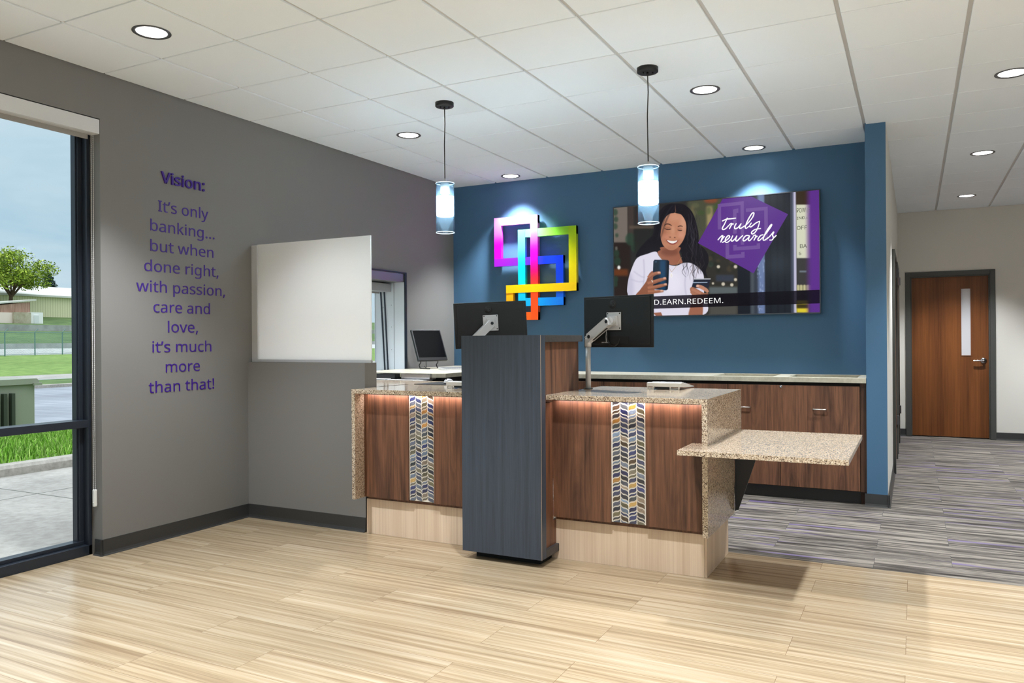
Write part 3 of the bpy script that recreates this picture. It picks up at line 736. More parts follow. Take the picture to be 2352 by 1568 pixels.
mb = MB(); mb.box(0.46, 0.652, 2.890, 2.900, 1.0105, 1.055); mb.box(0.46, 0.652, 2.975, 2.985, 1.0105, 1.055); mb.box(0.46, 0.47, 2.900, 2.975, 1.0105, 1.055); mb.box(0.642, 0.652, 2.900, 2.975, 1.0105, 1.055); mb.box(0.47, 0.642, 2.900, 2.975, 1.0105, 1.018)
build('tray_body', mb, M['black'], bt)
ledge = MB(); ledge.box(XW+0.014, 0.455, 2.892, 2.988, 0.98, 1.022); ledge.box(XW+0.014, 1.04, 2.742, 2.892, 0.98, 1.0095); ledge.box(0.455, 0.66, 2.892, 2.988, 0.98, 1.0095); ledge.box(0.66, 1.0, 2.892, 2.952, 0.98, 1.0095)
tag(build('sill_ledge', ledge, M['black']), 'black ledge under the drive-up window behind the granite', 'ledge')
mb = MB(); mb.box(0.33, 0.62, 2.78, 2.88, 1.0099, 1.016, bev=0.001)
tag(build('document_folder', mb, M['paper']), 'white folder lying on the black ledge under the drive-up window', 'folder')
mb = MB(); mb.box(0.66, 1.02, 2.76, 2.84, 1.0099, 1.0125)
tag(build('paper_sheet', mb, M['paper']), 'thin sheet of paper in front of the silver drawer', 'paper')

# small monitor on the desk
def frame_matrix(o, e, n, u):
    return Matrix(((e.x, n.x, u.x, o.x), (e.y, n.y, u.y, o.y), (e.z, n.z, u.z, o.z), (0,0,0,1)))
bl = Vector((0.284, 3.80, 1.143)); th, ph = R(65), R(25)
e = Vector((math.cos(th), math.sin(th), 0)); nrm = Vector((math.sin(th), -math.cos(th), 0))
u = Vector((0,0,math.cos(ph))) - nrm*math.sin(ph); nn = nrm*math.cos(ph) + Vector((0,0,math.sin(ph)))
sm = thing('desk_monitor', 'small tilted black monitor on a bent tube stand on the drive-up desk', 'monitor', (0.42, 3.95, 1.0605))
mb = MB(); mb.M = frame_matrix(bl, e, -nn, u); mb.box(0, 0.34, 0, 0.028, 0, 0.34, bev=0.004); build('housing', mb, M['black'], sm)
mb = MB(); mb.M = frame_matrix(bl, e, -nn, u); mb.box(0.012, 0.328, -0.0012, 0.0002, 0.035, 0.328); build('screen', mb, M['blackgloss'], sm)
mb = MB()
for k in (0.05, 0.25):
    a = bl + e*k + u*0.10 - nn*0.028; b = bl + e*k + u*0.0 - nn*0.05
    f0 = Vector((b.x-0.02, b.y, 1.066)); f1 = f0 + nrm*0.2; f1.z = 1.066
    mb.tube([a, b, f0+Vector((0,0,0.03)), f0+nrm*0.02, f1], 0.0055, 8)
build('tube_stand', mb, M['blackmetal'], sm)
mb = MB(); c0 = bl + e*0.12 - nn*0.03 + u*0.08
mb.tube([c0, c0-Vector((0.0,0.0,0.10)), c0+Vector((-0.02,0.03,-0.14)), c0+Vector((-0.06,0.06,-0.12))], 0.003, 6); build('cable', mb, M['black'], sm)

def keyboard(label, o, ang, w, d, rows, colsn, zbase, tilt=0.0, mat_body='whitep', mat_key='grey', name='keyboard'):
    r = thing(name, label, 'keyboard', tuple(o))
    Mx = Matrix.Translation((o[0], o[1], zbase)) @ Matrix.Rotation(ang, 4, 'Z') @ Matrix.Rotation(tilt, 4, 'X')
    b = MB(); b.M = Mx; b.prism([(-d/2, 0.0), (d/2, 0.004), (d/2, 0.022), (-d/2, 0.012)], 0, -w/2, w/2); build('body', b, M[mat_body], r)
    k = MB(); k.M = Mx
    for i in range(colsn):
        for j in range(rows):
            xa = -w/2+0.008+i*(w-0.016)/colsn; ya_ = -d/2+0.010+j*(d-0.018)/rows
            zz = 0.012 + 0.010*((ya_+d/2)/d); cw_, ch_ = (w-0.016)/colsn-0.003, (d-0.018)/rows-0.003
            k.box(xa, xa+cw_, ya_, ya_+ch_, zz, zz+0.007)
    build('keycaps', k, M[mat_key], r); return r
keyboard('white keyboard lying on the raised desk beside the small monitor', (0.74, 3.86, 1.0605), R(62), 0.44, 0.15, 5, 17, 1.0605, 0.0, 'alu', 'grey')

# mouse on its pad
mp = MB(); mp.box(1.27, 1.76, 2.28, 2.62, ZT+0.0003, ZT+0.004, bev=0.0012)
tag(build('mouse_pad', mp, M['blackmat']), 'black mouse pad on the left granite worktop', 'mouse pad')
ms = thing('computer_mouse', 'grey and white computer mouse on the black mouse pad', 'mouse', (1.49, 2.42, ZT+0.004))
mb = MB(); sx, sy, sz = 0.032, 0.056, 0.036
vs = []; fs = []; nu, nv = 20, 8
for j in range(nv+1):
    t = j/nv*pi/2
    for i in range(nu):
        a = 2*pi*i/nu; r_ = math.cos(t)**0.8
        vs.append((1.49+sx*r_*math.cos(a), 2.42+sy*r_*math.sin(a), ZT+0.0045+sz*math.sin(t)*(1-0.18*math.sin(a)*r_)))
for j in range(nv):
    for i in range(nu):
        q = (i+1) % nu; fs.append((j*nu+i, j*nu+q, (j+1)*nu+q, (j+1)*nu+i))
mb.add(vs, fs, 0, None, True); build('shell', mb, M['alu'], ms)
mb = MB(); mb.lathe([(0.033, 0), (0.034, 0.003), (0.033, 0.007)], 0, 0, 0, 24)
mb.v = [(1.49+x*sx/0.033, 2.42+y*sy/0.033, ZT+0.0043+z) for x, y, z in mb.v]; build('base_band', mb, M['black'], ms)
mb = MB(); mb.M = Matrix.Translation((1.49, 2.385, ZT+0.036)) @ Matrix.Rotation(R(90), 4, 'Y'); mb.lathe([(0.006, -0.003), (0.006, 0.003)], 0, 0, 0, 14); build('scroll_wheel', mb, M['black'], ms)

# wedge keypads
def keypad(label, x0, x1, y0, y1, z):
    r = thing('keypad', label, 'keypad', ((x0+x1)/2, (y0+y1)/2, z), 'white keypads on the granite worktops')
    mb = MB()
    mb.prism([(y0, 0.020), (y0, 0.044), (y0+0.04, 0.047), (y1, 0.012), (y1, 0.004), (y0+0.12, 0.013)], 0, x0, x1)
    mb.v = [(a, b, c+z) for a, b, c in mb.v]; build('body', mb, M['whitep'], r)
    for xa, xb in ((x0+0.002, x0+0.045), (x1-0.075, x1-0.012)):
        f_ = MB(); f_.box(xa, xa+0.006, y0+0.004, y0+0.012, z, z+0.021); f_.box(xb-0.006, xb, y0+0.004, y0+0.012, z, z+0.021); f_.box(xa+0.006, xb-0.006, y0+0.004, y0+0.012, z, z+0.005); f_.box(xa+0.006, xb-0.006, y0+0.004, y0+0.012, z+0.011, z+0.014)
        build('tilt_foot', f_, M['whitep'], r)
    mb = MB(); mb.box(x0+0.05, x1-0.08, y0+0.02, y0+0.05, z+0.006, z+0.018); build('underside', mb, M['black'], r)
    k = MB(); nkx, nky = 4, 5
    for i in range(nkx):
        for j in range(nky):
            ya_ = y0+0.06+j*(y1-y0-0.09)/nky; zz = z+0.047-(ya_-y0-0.04)/(y1-y0-0.04)*0.035
            k.box(x0+0.015+i*(x1-x0-0.03)/nkx, x0+0.015+(i+1)*(x1-x0-0.03)/nkx-0.006, ya_, ya_+(y1-y0-0.09)/nky-0.006, zz-0.012, zz+0.004)
    build('keys', k, M['grey'], r); return r
keypad('white wedge keypad on tilt feet on the right granite worktop', 3.06, 3.285, 2.33, 2.66, ZT)
keypad('white keypad half hidden behind the podium on the left granite worktop', 1.755, 1.965, 1.96, 2.19, ZT+0.0003)

# ------------------------------------------------------------------ monitors on arms
def bar(mb, a, b, w, h, upv=Vector((0,0,1))):
    a, b = Vector(a), Vector(b); d = (b-a).normalized(); s = d.cross(upv).normalized(); t = s.cross(d)
    vs = [p + s*i*w/2 + t*j*h/2 for p in (a, b) for i, j in ((-1,-1),(1,-1),(1,1),(-1,1))]
    mb.add(vs, [(0,1,2,3), (7,6,5,4), (0,4,5,1), (1,5,6,2), (2,6,7,3), (3,7,4,0)])
def monitor_set(tl, th, ro, px, py, elbow_z, vesa_s, vesa_t, lab_m, lab_a, ports):
    e0 = Vector((math.cos(th), math.sin(th), 0)); n = Vector((math.sin(th), -math.cos(th), 0)); u0 = Vector((0,0,1))
    e = e0*math.cos(ro) + u0*math.sin(ro); u = u0*math.cos(ro) - e0*math.sin(ro)
    W, H_ = 0.54, 0.335
    o = Vector(tl) - u*H_                      # lower left of the back face, seen from the lobby
    X = frame_matrix(o, e, -n, u)              # local: x right, y away from lobby, z up
    vx, vz = vesa_s*W, vesa_t*H_
    r = thing('computer_monitor', lab_m, 'monitor', tuple(X @ Vector((W/2, 0, 0))))
    mb = MB(); mb.M = X; mb.box(0, W, 0.0, 0.012, 0, H_, bev=0.003); mb.box(0.02, W-0.02, -0.006, 0.0, 0.02, H_-0.012, bev=0.003); build('rear_shell', mb, M['black'], r)
    mb = MB(); mb.M = X; mb.box(0.004, W-0.004, 0.012, 0.016, 0.004, H_-0.004); build('screen', mb, M['blackgloss'], r)
    mb = MB(); mb.M = X
    z_ = 0.0065
    mb.prism([(vx-0.066, vz-0.072), (vx+0.066, vz-0.072), (vx+0.066, vz+0.066), (vx-0.066, vz+0.066)], 1, -0.0063, -z_, 0); build('mount_recess', mb, M['blackmat'], r)
    # round maker's badge with its two letters
    lx, lz = vx-0.012, H_-0.055
    bd = MB(); bd.M = X @ Matrix.Translation((lx, -0.0062, lz)) @ Matrix.Rotation(R(90), 4, 'X'); bd.lathe([(0.0285, 0), (0.0285, 0.001), (0.0, 0.001)], 0, 0, 0, 32); g = build('badge', bd, M['blackmat'], r)
    tx = MB(); vs, fs = text_polys('hp', F_INTER, 0.0)
    xs = [q.x for q in vs]; a_, b_ = min(xs), max(xs); k = 0.034/(b_-a_)
    tx.M = X; tx.add([(lx + (q.x-(a_+b_)/2)*k + q.y*k*0.28 - 0.003, -0.0078, lz - 0.009 + q.y*k*1.1) for q in vs], fs)
    build('badge_letters', tx, P('badge_letter', rgb(58, 59, 62), 0.35), r, g)
    if ports:
        pm = MB(); pm.M = X
        pm.box(0.20, 0.36, -0.0075, -0.0060, 0.02, 0.07)
        build('port_bay', pm, M['blackmat'], r)
        pm = MB(); pm.M = X
        for q in range(3): pm.box(0.15+q*0.022, 0.168+q*0.022, -0.0085, -0.0062, 0.028, 0.036)
        build('cable_plug', pm, M['grey'], r)
        mb = MB(); mb.tube([X @ Vector(q) for q in ((vx-0.045, -0.012, vz-0.075), (vx-0.045, -0.02, 0.06), (vx-0.03, -0.02, 0.02), (vx+0.01, -0.018, 0.006), (vx+0.04, -0.015, 0.03), (vx+0.045, -0.008, 0.06))], 0.0032, 8); build('cable', mb, M['black'], r)
        mb = MB(); mb.tube([X @ Vector(q) for q in ((vx-0.05, -0.02, vz-0.06), (vx-0.048, -0.03, vz-0.10), (vx-0.055, -0.016, 0.03))], 0.0028, 8); build('cable', mb, M['grey'], r)
    # the arm: pole, elbow, arm, head, plate
    a = thing('monitor_arm', lab_a, 'monitor arm', (px, py, ZT))
    mb = MB(); mb.lathe([(0.030, 0.0005), (0.030, 0.006), (0.022, 0.008), (0.0, 0.008)], px, py, ZT, 24); build('pole_base', mb, M['blackmetal'], a)
    mb = MB(); mb.lathe([(0.0175, 0.006), (0.0175, elbow_z-ZT-0.05)], px, py, ZT, 24); build('pole', mb, M['alu'], a)
    el = Vector((px, py, elbow_z)); vh = X @ Vector((vx, -0.062, vz-0.003))
    d = (vh-el); dh = Vector((d.x, d.y, 0)).normalized()
    mb = MB(); mb.lathe([(0.0215, -0.048), (0.0215, 0.0), (0.019, 0.010), (0, 0.012)], px, py, elbow_z, 24); bar(mb, el+Vector((0,0,-0.004)), el+d*0.2, 0.038, 0.05); build('elbow', mb, M['alu'], a)
    mb = MB(); bar(mb, el+d*0.10, vh, 0.046, 0.056); ar = build('arm', mb, M['alu'], a)
    mb = MB(); bar(mb, el+d*0.24+Vector((0,0,-0.031)), vh-d*0.10+Vector((0,0,-0.031)), 0.018, 0.006); build('cable_slot', mb, M['blackmat'], a, ar)
    s = dh.cross(Vector((0,0,1))).normalized()
    for c_, rr in ((el+d*0.16, 0.017), (vh-d*0.02, 0.016)):
        for sg in (1, -1):
            q0 = c_+s*sg*0.021; q1 = c_+s*sg*0.0265
            k_ = MB(); k_.tube([q0, q1], rr, 18); pv = build('pivot_cap', k_, M['alu'], a)
            k_ = MB(); k_.tube([q1, q1+s*sg*0.001], rr*0.72, 18); k2 = build('pivot_ring', k_, M['black'], a, pv)
    mb = MB(); hx = X @ Vector((vx, -0.052, vz)); hy = X @ Vector((vx, -0.011, vz)); mb.tube([hx, hy], 0.024, 20); build('tilt_head', mb, M['alu'], a)
    mb = MB(); mb.M = X; mb.box(vx-0.033, vx+0.033, -0.024, -0.011, vz-0.033, vz+0.033, bev=0.003); build('head_block', mb, M['alu'], a)
    mb = MB(); mb.M = X; mb.box(vx-0.056, vx+0.056, -0.011, -0.0072, vz-0.060, vz+0.056, bev=0.0015); pl_ = build('mount_plate', mb, M['alu'], a)
    for i in (-1, 1):
        for j in (-1, 1):
            k_ = MB(); k_.tube([X @ Vector((vx+i*0.047, -0.0110, vz+j*0.048)), X @ Vector((vx+i*0.047, -0.0125, vz+j*0.048))], 0.0045, 12); build('plate_screw', k_, M['black'], a, pl_)
monitor_set((2.636, 2.30, 1.621), R(-15), 0, 2.688, 2.24, 1.338, 0.46, 0.515, 'black computer monitor, back turned, on the arm right of the podium', 'silver monitor arm on a pole standing on the right granite worktop', True)
monitor_set((1.607, 2.30, 1.609), R(36), R(2.5), 1.728, 2.262, 1.275, 0.495, 0.545, 'black computer monitor, back turned, behind the left part of the podium', 'silver monitor arm rising behind the podium on the left', False)

# ------------------------------------------------------------------ logo sign on the blue wall
BW = 0.083
lg = thing('logo_sign', 'rainbow sign of interlocking square loops on the blue wall', 'sign', (1.10, YB, 2.09))
X1, X2, X3, X4, X5, X6 = 0.671, 0.812, 0.956, 1.102, 1.389, 1.534     # bar centre lines
Z1, Z2, Z3, Z4, Z5, Z6 = 2.598, 2.455, 2.165, 1.878, 1.736, 1.590
loop = [(X4, Z6), (X4, Z1), (X1, Z1), (X1, Z3), (X5, Z3), (X5, Z5), (X3, Z5), (X3, Z2), (X6, Z2), (X6, Z4), (X2, Z4), (X2, Z6)]
# colour along each leg: list of (fraction, colour)
legs = [[(0,(255,88,0)),(0.25,(255,70,20)),(0.40,(255,40,50)),(0.45,(240,0,90)),(0.55,(255,0,150)),(0.66,(255,0,220)),(0.75,(255,70,235)),(0.88,(255,130,240)),(1,(255,165,240))],
        [(0,(255,165,240)),(0.6,(255,140,240)),(1,(250,110,240))], [(0,(250,110,240)),(0.35,(238,70,235)),(0.55,(210,0,225)),(0.8,(180,0,205)),(1,(160,10,200))],
        [(0,(150,20,200)),(0.35,(110,35,210)),(0.6,(70,45,220)),(0.75,(10,50,215)),(1,(0,55,205))], [(0,(0,45,195)),(0.5,(0,60,205)),(1,(0,110,225))],
        [(0,(0,115,228)),(0.6,(0,160,235)),(1,(10,185,238))], [(0,(10,185,238)),(0.5,(0,205,235)),(0.75,(80,225,225)),(1,(90,238,200))],
        [(0,(90,240,180)),(0.35,(110,225,120)),(0.6,(130,215,70)),(1,(150,200,20))], [(0,(150,200,10)),(0.3,(200,215,0)),(0.6,(228,210,0)),(1,(228,196,0))],
        [(0,(238,198,0)),(0.5,(255,200,0)),(1,(255,190,0))], [(0,(255,190,0)),(0.5,(255,165,0)),(1,(255,130,0))], [(0,(255,120,0)),(1,(255,88,0))]]
dep = [0.004, 0, 0, 0.0, 0.0005, 0.001, 0.002, 0, 0, 0.003, 0, 0.001]
sd = MB(); fc = MB(); yf0, yb0 = YB-0.082, YB-0.035
def cl_at(st, t):
    for (a, ca), (b, cb) in zip(st, st[1:]):
        if t <= b:
            q = (t-a)/(b-a) if b > a else 0; return tuple(lin(ca[i]+(cb[i]-ca[i])*q) for i in range(3))
    return tuple(lin(x) for x in st[-1][1])
for i in range(12):
    (xa, za), (xb, zb) = loop[i], loop[(i+1) % 12]; h = BW/2; yf = yf0 - dep[i] - 0.00023*i
    sgx, sgz = (0 if xa == xb else math.copysign(1, xb-xa)), (0 if za == zb else math.copysign(1, zb-za))
    a = (xa - sgx*h, za - sgz*h); b = (xb + sgx*h, zb + sgz*h); w = (abs(sgz)*h, abs(sgx)*h)
    K = 24
    for k in range(K):
        t0, t1 = k/K, (k+1)/K
        p0 = (a[0]+(b[0]-a[0])*t0, a[1]+(b[1]-a[1])*t0); p1 = (a[0]+(b[0]-a[0])*t1, a[1]+(b[1]-a[1])*t1)
        c0, c1 = cl_at(legs[i], t0), cl_at(legs[i], t1)
        vs = [(p0[0]-w[0], yf, p0[1]-w[1]), (p0[0]+w[0], yf, p0[1]+w[1]), (p1[0]+w[0], yf, p1[1]+w[1]), (p1[0]-w[0], yf, p1[1]-w[1])]
        bk = [(x, yb0, z) for x, y, z in vs]
        fc.add(vs, [(0,1,2,3)], 0, (c0, c0, c1, c1))
        fc.add(vs+bk, [(0,3,7,4), (1,5,6,2)], 0, (c0, c1, c1, c0))
        if k == 0: fc.add(vs+bk, [(0,4,5,1)], 0, c0)
        if k == K-1: fc.add(vs+bk, [(2,6,7,3)], 0, c1)
build('sign_face', fc, M['logo'], lg)
for x, z in ((X1, Z1), (X4, Z6+0.1), (X6, Z2), (X6, Z4), (X1, Z3), (X5, Z5), (X2, Z4), (X4, Z1)):
    mb = MB(); mb.box(x-0.012, x+0.012, YB-0.036, YB, z-0.012, z+0.012); build('standoff', mb, M['black'], lg)
# ------------------------------------------------------------------ wall television with its advert (painted into an image in memory)
PW, PH = 1320, 744
IMG = np.zeros((PH, PW, 3), dtype=np.float64)
def homog(src, dst):
    A = []
    for (x, y), (X, Y) in zip(src, dst):
        A += [[x, y, 1, 0, 0, 0, -X*x, -X*y, -X], [0, 0, 0, x, y, 1, -Y*x, -Y*y, -Y]]
    return np.linalg.svd(np.array(A))[2][-1].reshape(3, 3)
HM = homog([(137, 248), (2186, 72), (2186, 1298), (137, 1332)], [(0, 0), (PW, 0), (PW, PH), (0, PH)])
def tp(p):
    q = HM @ np.array([p[0], p[1], 1.0]); return (q[0]/q[2], q[1]/q[2])
def spline(pts, closed=True, n=8):
    P_ = [np.array(p, float) for p in pts]; m = len(P_); out = []
    for i in range(m if closed else m-1):
        p0 = P_[(i-1) % m] if closed or i > 0 else P_[i]; p1 = P_[i]; p2 = P_[(i+1) % m]
        p3 = P_[(i+2) % m] if closed or i+2 < m else p2
        for k in range(n):
            t = k/n; out.append(0.5*((2*p1)+(-p0+p2)*t+(2*p0-5*p1+4*p2-p3)*t*t+(-p0+3*p1-3*p2+p3)*t**3))
    if not closed: out.append(P_[-1])
    return out
def mask(pts):
    """anti-aliased coverage of a polygon given in picture pixels"""
    m = np.zeros((PH, PW)); SS = 3
    pts = np.array(pts); y0 = max(0, int(pts[:,1].min())); y1 = min(PH-1, int(pts[:,1].max())+1)
    x1_, y1_ = np.roll(pts[:,0], -1), np.roll(pts[:,1], -1)
    for row in range(y0, y1+1):
        for s in range(SS):
            y = row+(s+0.5)/SS; c = (pts[:,1] <= y) != (y1_ <= y)
            if not c.any(): continue
            xs = np.sort(pts[c,0]+(y-pts[c,1])/(y1_[c]-pts[c,1])*(x1_[c]-pts[c,0]))
            for a, b in zip(xs[0::2], xs[1::2]):
                a, b = max(a, 0), min(b, PW)
                if b <= a: continue
                ia, ib = int(a), min(int(b), PW-1)
                if ia == ib: m[row, ia] += (b-a)/SS
                else:
                    m[row, ia] += (ia+1-a)/SS; m[row, ib] += (b-ib)/SS
                    if ib > ia+1: m[row, ia+1:ib] += 1.0/SS
    return np.clip(m, 0, 1)
def blur(m, r):
    r = int(max(1, round(r)))
    for _ in range(3):
        for ax in (0, 1):
            p = np.pad(m, [(r+1, r) if a == ax else (0, 0) for a in range(2)], mode='edge'); c = np.cumsum(p, axis=ax)
            m = (c[2*r+1:] - c[:-2*r-1])/(2*r+1) if ax == 0 else (c[:, 2*r+1:] - c[:, :-2*r-1])/(2*r+1)
    return m
def put(m, col, a=1.0, clip=None):
    if clip is not None: m = m*clip
    m = (m*a)[..., None]; IMG[:] = IMG*(1-m) + np.array(col, float)*m
def poly(pts, col, a=1.0, bl=0, smooth=False, clip=None):
    if smooth: pts = spline(pts)
    m = mask([tp(p) for p in pts])
    if bl: m = blur(m, bl)
    put(m, col, a, clip); return m
def rect(x0, y0, x1, y1, col, a=1.0, bl=0): return poly([(x0,y0),(x1,y0),(x1,y1),(x0,y1)], col, a, bl)
def ell(cx, cy, rx, ry, col, a=1.0, bl=0, clip=None, rot=0):
    return poly([(cx+rx*math.cos(t)*math.cos(rot)-ry*math.sin(t)*math.sin(rot), cy+rx*math.cos(t)*math.sin(rot)+ry*math.sin(t)*math.cos(rot)) for t in np.linspace(0, 2*pi, 28, endpoint=False)], col, a, bl, False, clip)
def stroke(pts, w, col, a=1.0, bl=0, n=8, clip=None):
    sp = spline(pts, False, n) if len(pts) > 2 else [np.array(p, float) for p in pts]
    ws = list(w) if isinstance(w, (list, tuple)) else [w]
    L_ = []; Rr = []; m = len(sp)
    for i, p in enumerate(sp):
        d = sp[min(i+1, m-1)] - sp[max(i-1, 0)]; l = np.hypot(*d) or 1; nn_ = np.array([-d[1], d[0]])/l
        q = i/(m-1)*(len(ws)-1); k = min(int(q), len(ws)-2) if len(ws) > 1 else 0
        ww = ws[0] if len(ws) == 1 else ws[k]+(ws[k+1]-ws[k])*(q-k)
        L_.append(p+nn_*ww/2); Rr.append(p-nn_*ww/2)
    cov = np.zeros((PH, PW))
    for i in range(m-1): cov = np.maximum(cov, mask([tp(q) for q in (L_[i], L_[i+1], Rr[i+1], Rr[i])])) if m < 4 else cov
    if m >= 4:
        sub = np.zeros((PH, PW))
        for i in range(0, m-1, 6):
            j = min(i+7, m); sub = np.maximum(sub, mask([tp(q) for q in L_[i:j]+Rr[i:j][::-1]]))
        cov = sub
    if bl: cov = blur(cov, bl)
    put(cov, col, a, clip)
rs_ = np.random.RandomState(5)
# --- shop behind the woman, out of focus
rect(100, 0, 2300, 1400, (44, 42, 42))
rect(137, 200, 275, 595, (112, 104, 96), 1, 3); rect(275, 200, 335, 620, (62, 54, 50), 1, 4)
rect(137, 595, 300, 1340, (40, 32, 30), 1, 6); rect(137, 858, 275, 925, (112, 60, 30), 0.8, 6)
for x, y, r_ in ((150, 290, 26), (158, 360, 22), (150, 430, 24), (165, 520, 16), (160, 700, 30), (170, 780, 34), (150, 960, 26), (150, 1010, 20), (300, 560, 50), (345, 640, 40)): ell(x, y, r_, r_*1.3, (42, 66, 52), 0.75, 4)
ell(184, 842, 16, 20, (236, 240, 236), 0.95, 3); ell(160, 650, 12, 20, (120, 118, 112), 0.7, 3)
rect(290, 425, 540, 455, (92, 80, 68), 0.8, 4); rect(375, 290, 430, 400, (92, 36, 26), 0.8, 6); rect(450, 300, 520, 390, (110, 48, 34), 0.7, 6)
rect(335, 460, 560, 700, (36, 38, 36), 0.9, 6)
rect(870, 150, 1230, 640, (72, 74, 58), 1, 8); rect(1062, 230, 1122, 520, (158, 142, 100), 0.9, 6); rect(905, 230, 935, 420, (104, 92, 66), 0.8, 5); ell(1105, 175, 70, 26, (150, 70, 42), 0.7, 6)
for _ in range(26): ell(rs_.uniform(890, 1210), rs_.uniform(190, 620), rs_.uniform(16, 46), rs_.uniform(14, 40), [(60, 84, 44), (84, 96, 58), (44, 50, 38), (100, 100, 72)][rs_.randint(4)], 0.55, 5)
rect(1020, 640, 1370, 1320, (48, 46, 42), 1, 6)
for _ in range(16): ell(rs_.uniform(1050, 1340), rs_.uniform(690, 900), rs_.uniform(12, 40), rs_.uniform(12, 34), [(60, 82, 70), (34, 38, 34), (74, 66, 50)][rs_.randint(3)], 0.6, 4)
rect(1080, 1040, 1365, 1110, (94, 104, 106), 0.85, 5); rect(1150, 920, 1330, 985, (54, 62, 78), 0.8, 5); rect(1080, 1210, 1365, 1320, (88, 86, 80), 0.7, 8)
for x, y, r_ in ((1175, 838, 17), (1346, 838, 18), (1345, 968, 16), (1222, 1012, 18), (1308, 1020, 17), (1120, 1005, 12)): ell(x, y, r_, r_, (214, 204, 184), 0.9, 2)
rect(1368, 100, 1492, 1330, (26, 30, 38), 1, 2); rect(1490, 100, 1645, 1330, (52, 58, 68), 1, 2); rect(1570, 90, 1640, 1330, (112, 132, 176), 0.85, 5); rect(1500, 800, 1530, 1320, (86, 94, 100), 0.6, 4)
for _ in range(40): ell(rs_.uniform(1560, 1635), rs_.uniform(760, 1300), rs_.uniform(3, 8), rs_.uniform(6, 22), (150, 166, 200), 0.5, 1)
rect(1642, 80, 1900, 1330, (30, 34, 42), 1, 2)
for x in (1690, 1760, 1830): rect(x, 80, x+14, 1330, (22, 26, 32), 0.7, 3)
rect(1898, 70, 1916, 1330, (58, 64, 78), 1, 1); rect(1916, 70, 1930, 1330, (92, 98, 118), 1, 1); rect(1930, 70, 1957, 1330, (186, 184, 208), 1, 1)
rect(1957, 70, 2200, 1330, (58, 56, 56), 1, 2); rect(1957, 70, 2120, 220, (56, 44, 32), 1, 3)
rect(1957, 218, 2130, 755, (206, 208, 184), 1, 2); rect(1957, 1025, 2110, 1080, (150, 146, 110), 1, 2)
for x in (1965, 1995, 2030, 2065): rect(x, 1022, x+10, 1078, (214, 208, 160), 1, 2)
rect(1985, 880, 2055, 898, (112, 124, 134), 0.9, 2); rect(1955, 1178, 2075, 1300, (214, 196, 50), 1, 3); rect(1955, 1215, 2075, 1258, (40, 34, 20), 0.9, 3)
# --- woman: hair, body, face
HAIR = (26, 24, 30)
poly([(742, 206), (672, 214), (604, 262), (566, 330), (540, 430), (522, 520), (470, 566), (400, 640), (362, 700), (360, 740), (450, 715), (560, 690), (700, 600), (800, 690), (812, 780), (838, 860), (862, 950), (866, 1020), (880, 1050), (884, 1000), (905, 1010), (925, 950), (975, 880), (1020, 905), (1066, 950), (1050, 880), (1078, 790), (1070, 710), (1030, 650), (990, 610), (978, 500), (955, 390), (910, 280), (835, 215)], HAIR, 1, 1, True)
SH = poly([(552, 684), (468, 706), (366, 748), (312, 850), (278, 960), (264, 1070), (272, 1140), (250, 1335), (1010, 1325), (1030, 1100), (1032, 980), (1020, 900), (968, 840), (900, 800), (826, 798), (760, 826), (690, 818), (630, 778), (585, 730)], (216, 212, 228), 1, 1, True)
for p, w in (([(430, 760), (436, 900), (425, 1050)], 10), ([(330, 880), (400, 930), (440, 940)], 8), ([(300, 960), (380, 985), (432, 980)], 7), ([(860, 850), (840, 1000), (852, 1120)], 10), ([(940, 900), (950, 1000), (930, 1100)], 9)): stroke(p, w, (168, 164, 186), 0.6, 3, 6, SH)
ell(290, 1050, 40, 160, (176, 172, 196), 0.5, 10, SH); ell(720, 1000, 90, 120, (232, 228, 240), 0.6, 16, SH)
poly([(560, 1335), (520, 1298), (600, 1292), (618, 1335)], (150, 96, 76), 1, 1)
NK = poly([(606, 640), (600, 668), (570, 690), (602, 752), (655, 796), (722, 820), (790, 806), (818, 792), (800, 740), (786, 690), (790, 640)], (152, 96, 74), 1, 1, True)
ell(690, 690, 90, 40, (112, 66, 52), 0.7, 8, NK)
FC = poly([(748, 286), (690, 306), (642, 352), (612, 420), (600, 490), (604, 560), (626, 622), (662, 656), (702, 671), (744, 662), (792, 622), (830, 566), (852, 500), (858, 430), (846, 366), (812, 312)], (186, 128, 100), 1, 1, True)
ell(830, 400, 34, 90, (212, 160, 134), 0.7, 12, FC); ell(745, 340, 60, 44, (204, 148, 122), 0.7, 14, FC); ell(630, 470, 28, 120, (140, 88, 66), 0.6, 12, FC)
ell(650, 540, 34, 30, (200, 136, 112), 0.7, 10, FC); ell(808, 520, 34, 34, (210, 150, 126), 0.8, 10, FC); ell(700, 650, 60, 22, (166, 110, 86), 0.6, 8, FC); ell(724, 470, 17, 50, (206, 152, 124), 0.7, 7, FC)
stroke([(638, 424), (664, 408), (694, 414), (714, 428)], [5, 11, 10, 5], (64, 42, 36), 0.9, 1); stroke([(772, 436), (798, 428), (822, 434)], [6, 10, 5], (64, 42, 36), 0.9, 1)
stroke([(640, 452), (664, 462), (690, 462), (708, 456)], [4, 9, 9, 4], (38, 24, 24), 0.95, 1); stroke([(770, 468), (794, 474), (816, 472)], [4, 9, 5], (38, 24, 24), 0.95, 1)
ell(672, 446, 34, 9, (150, 98, 76), 0.7, 3, FC); ell(792, 458, 26, 8, (160, 106, 84), 0.7, 3, FC)
ell(722, 530, 36, 22, (196, 138, 110), 0.8, 5, FC); ell(697, 540, 8, 5, (92, 52, 42), 0.8, 1); ell(742, 544, 9, 5, (92, 52, 42), 0.8, 1); stroke([(684, 530), (690, 545)], 5, (140, 88, 68), 0.7, 1)
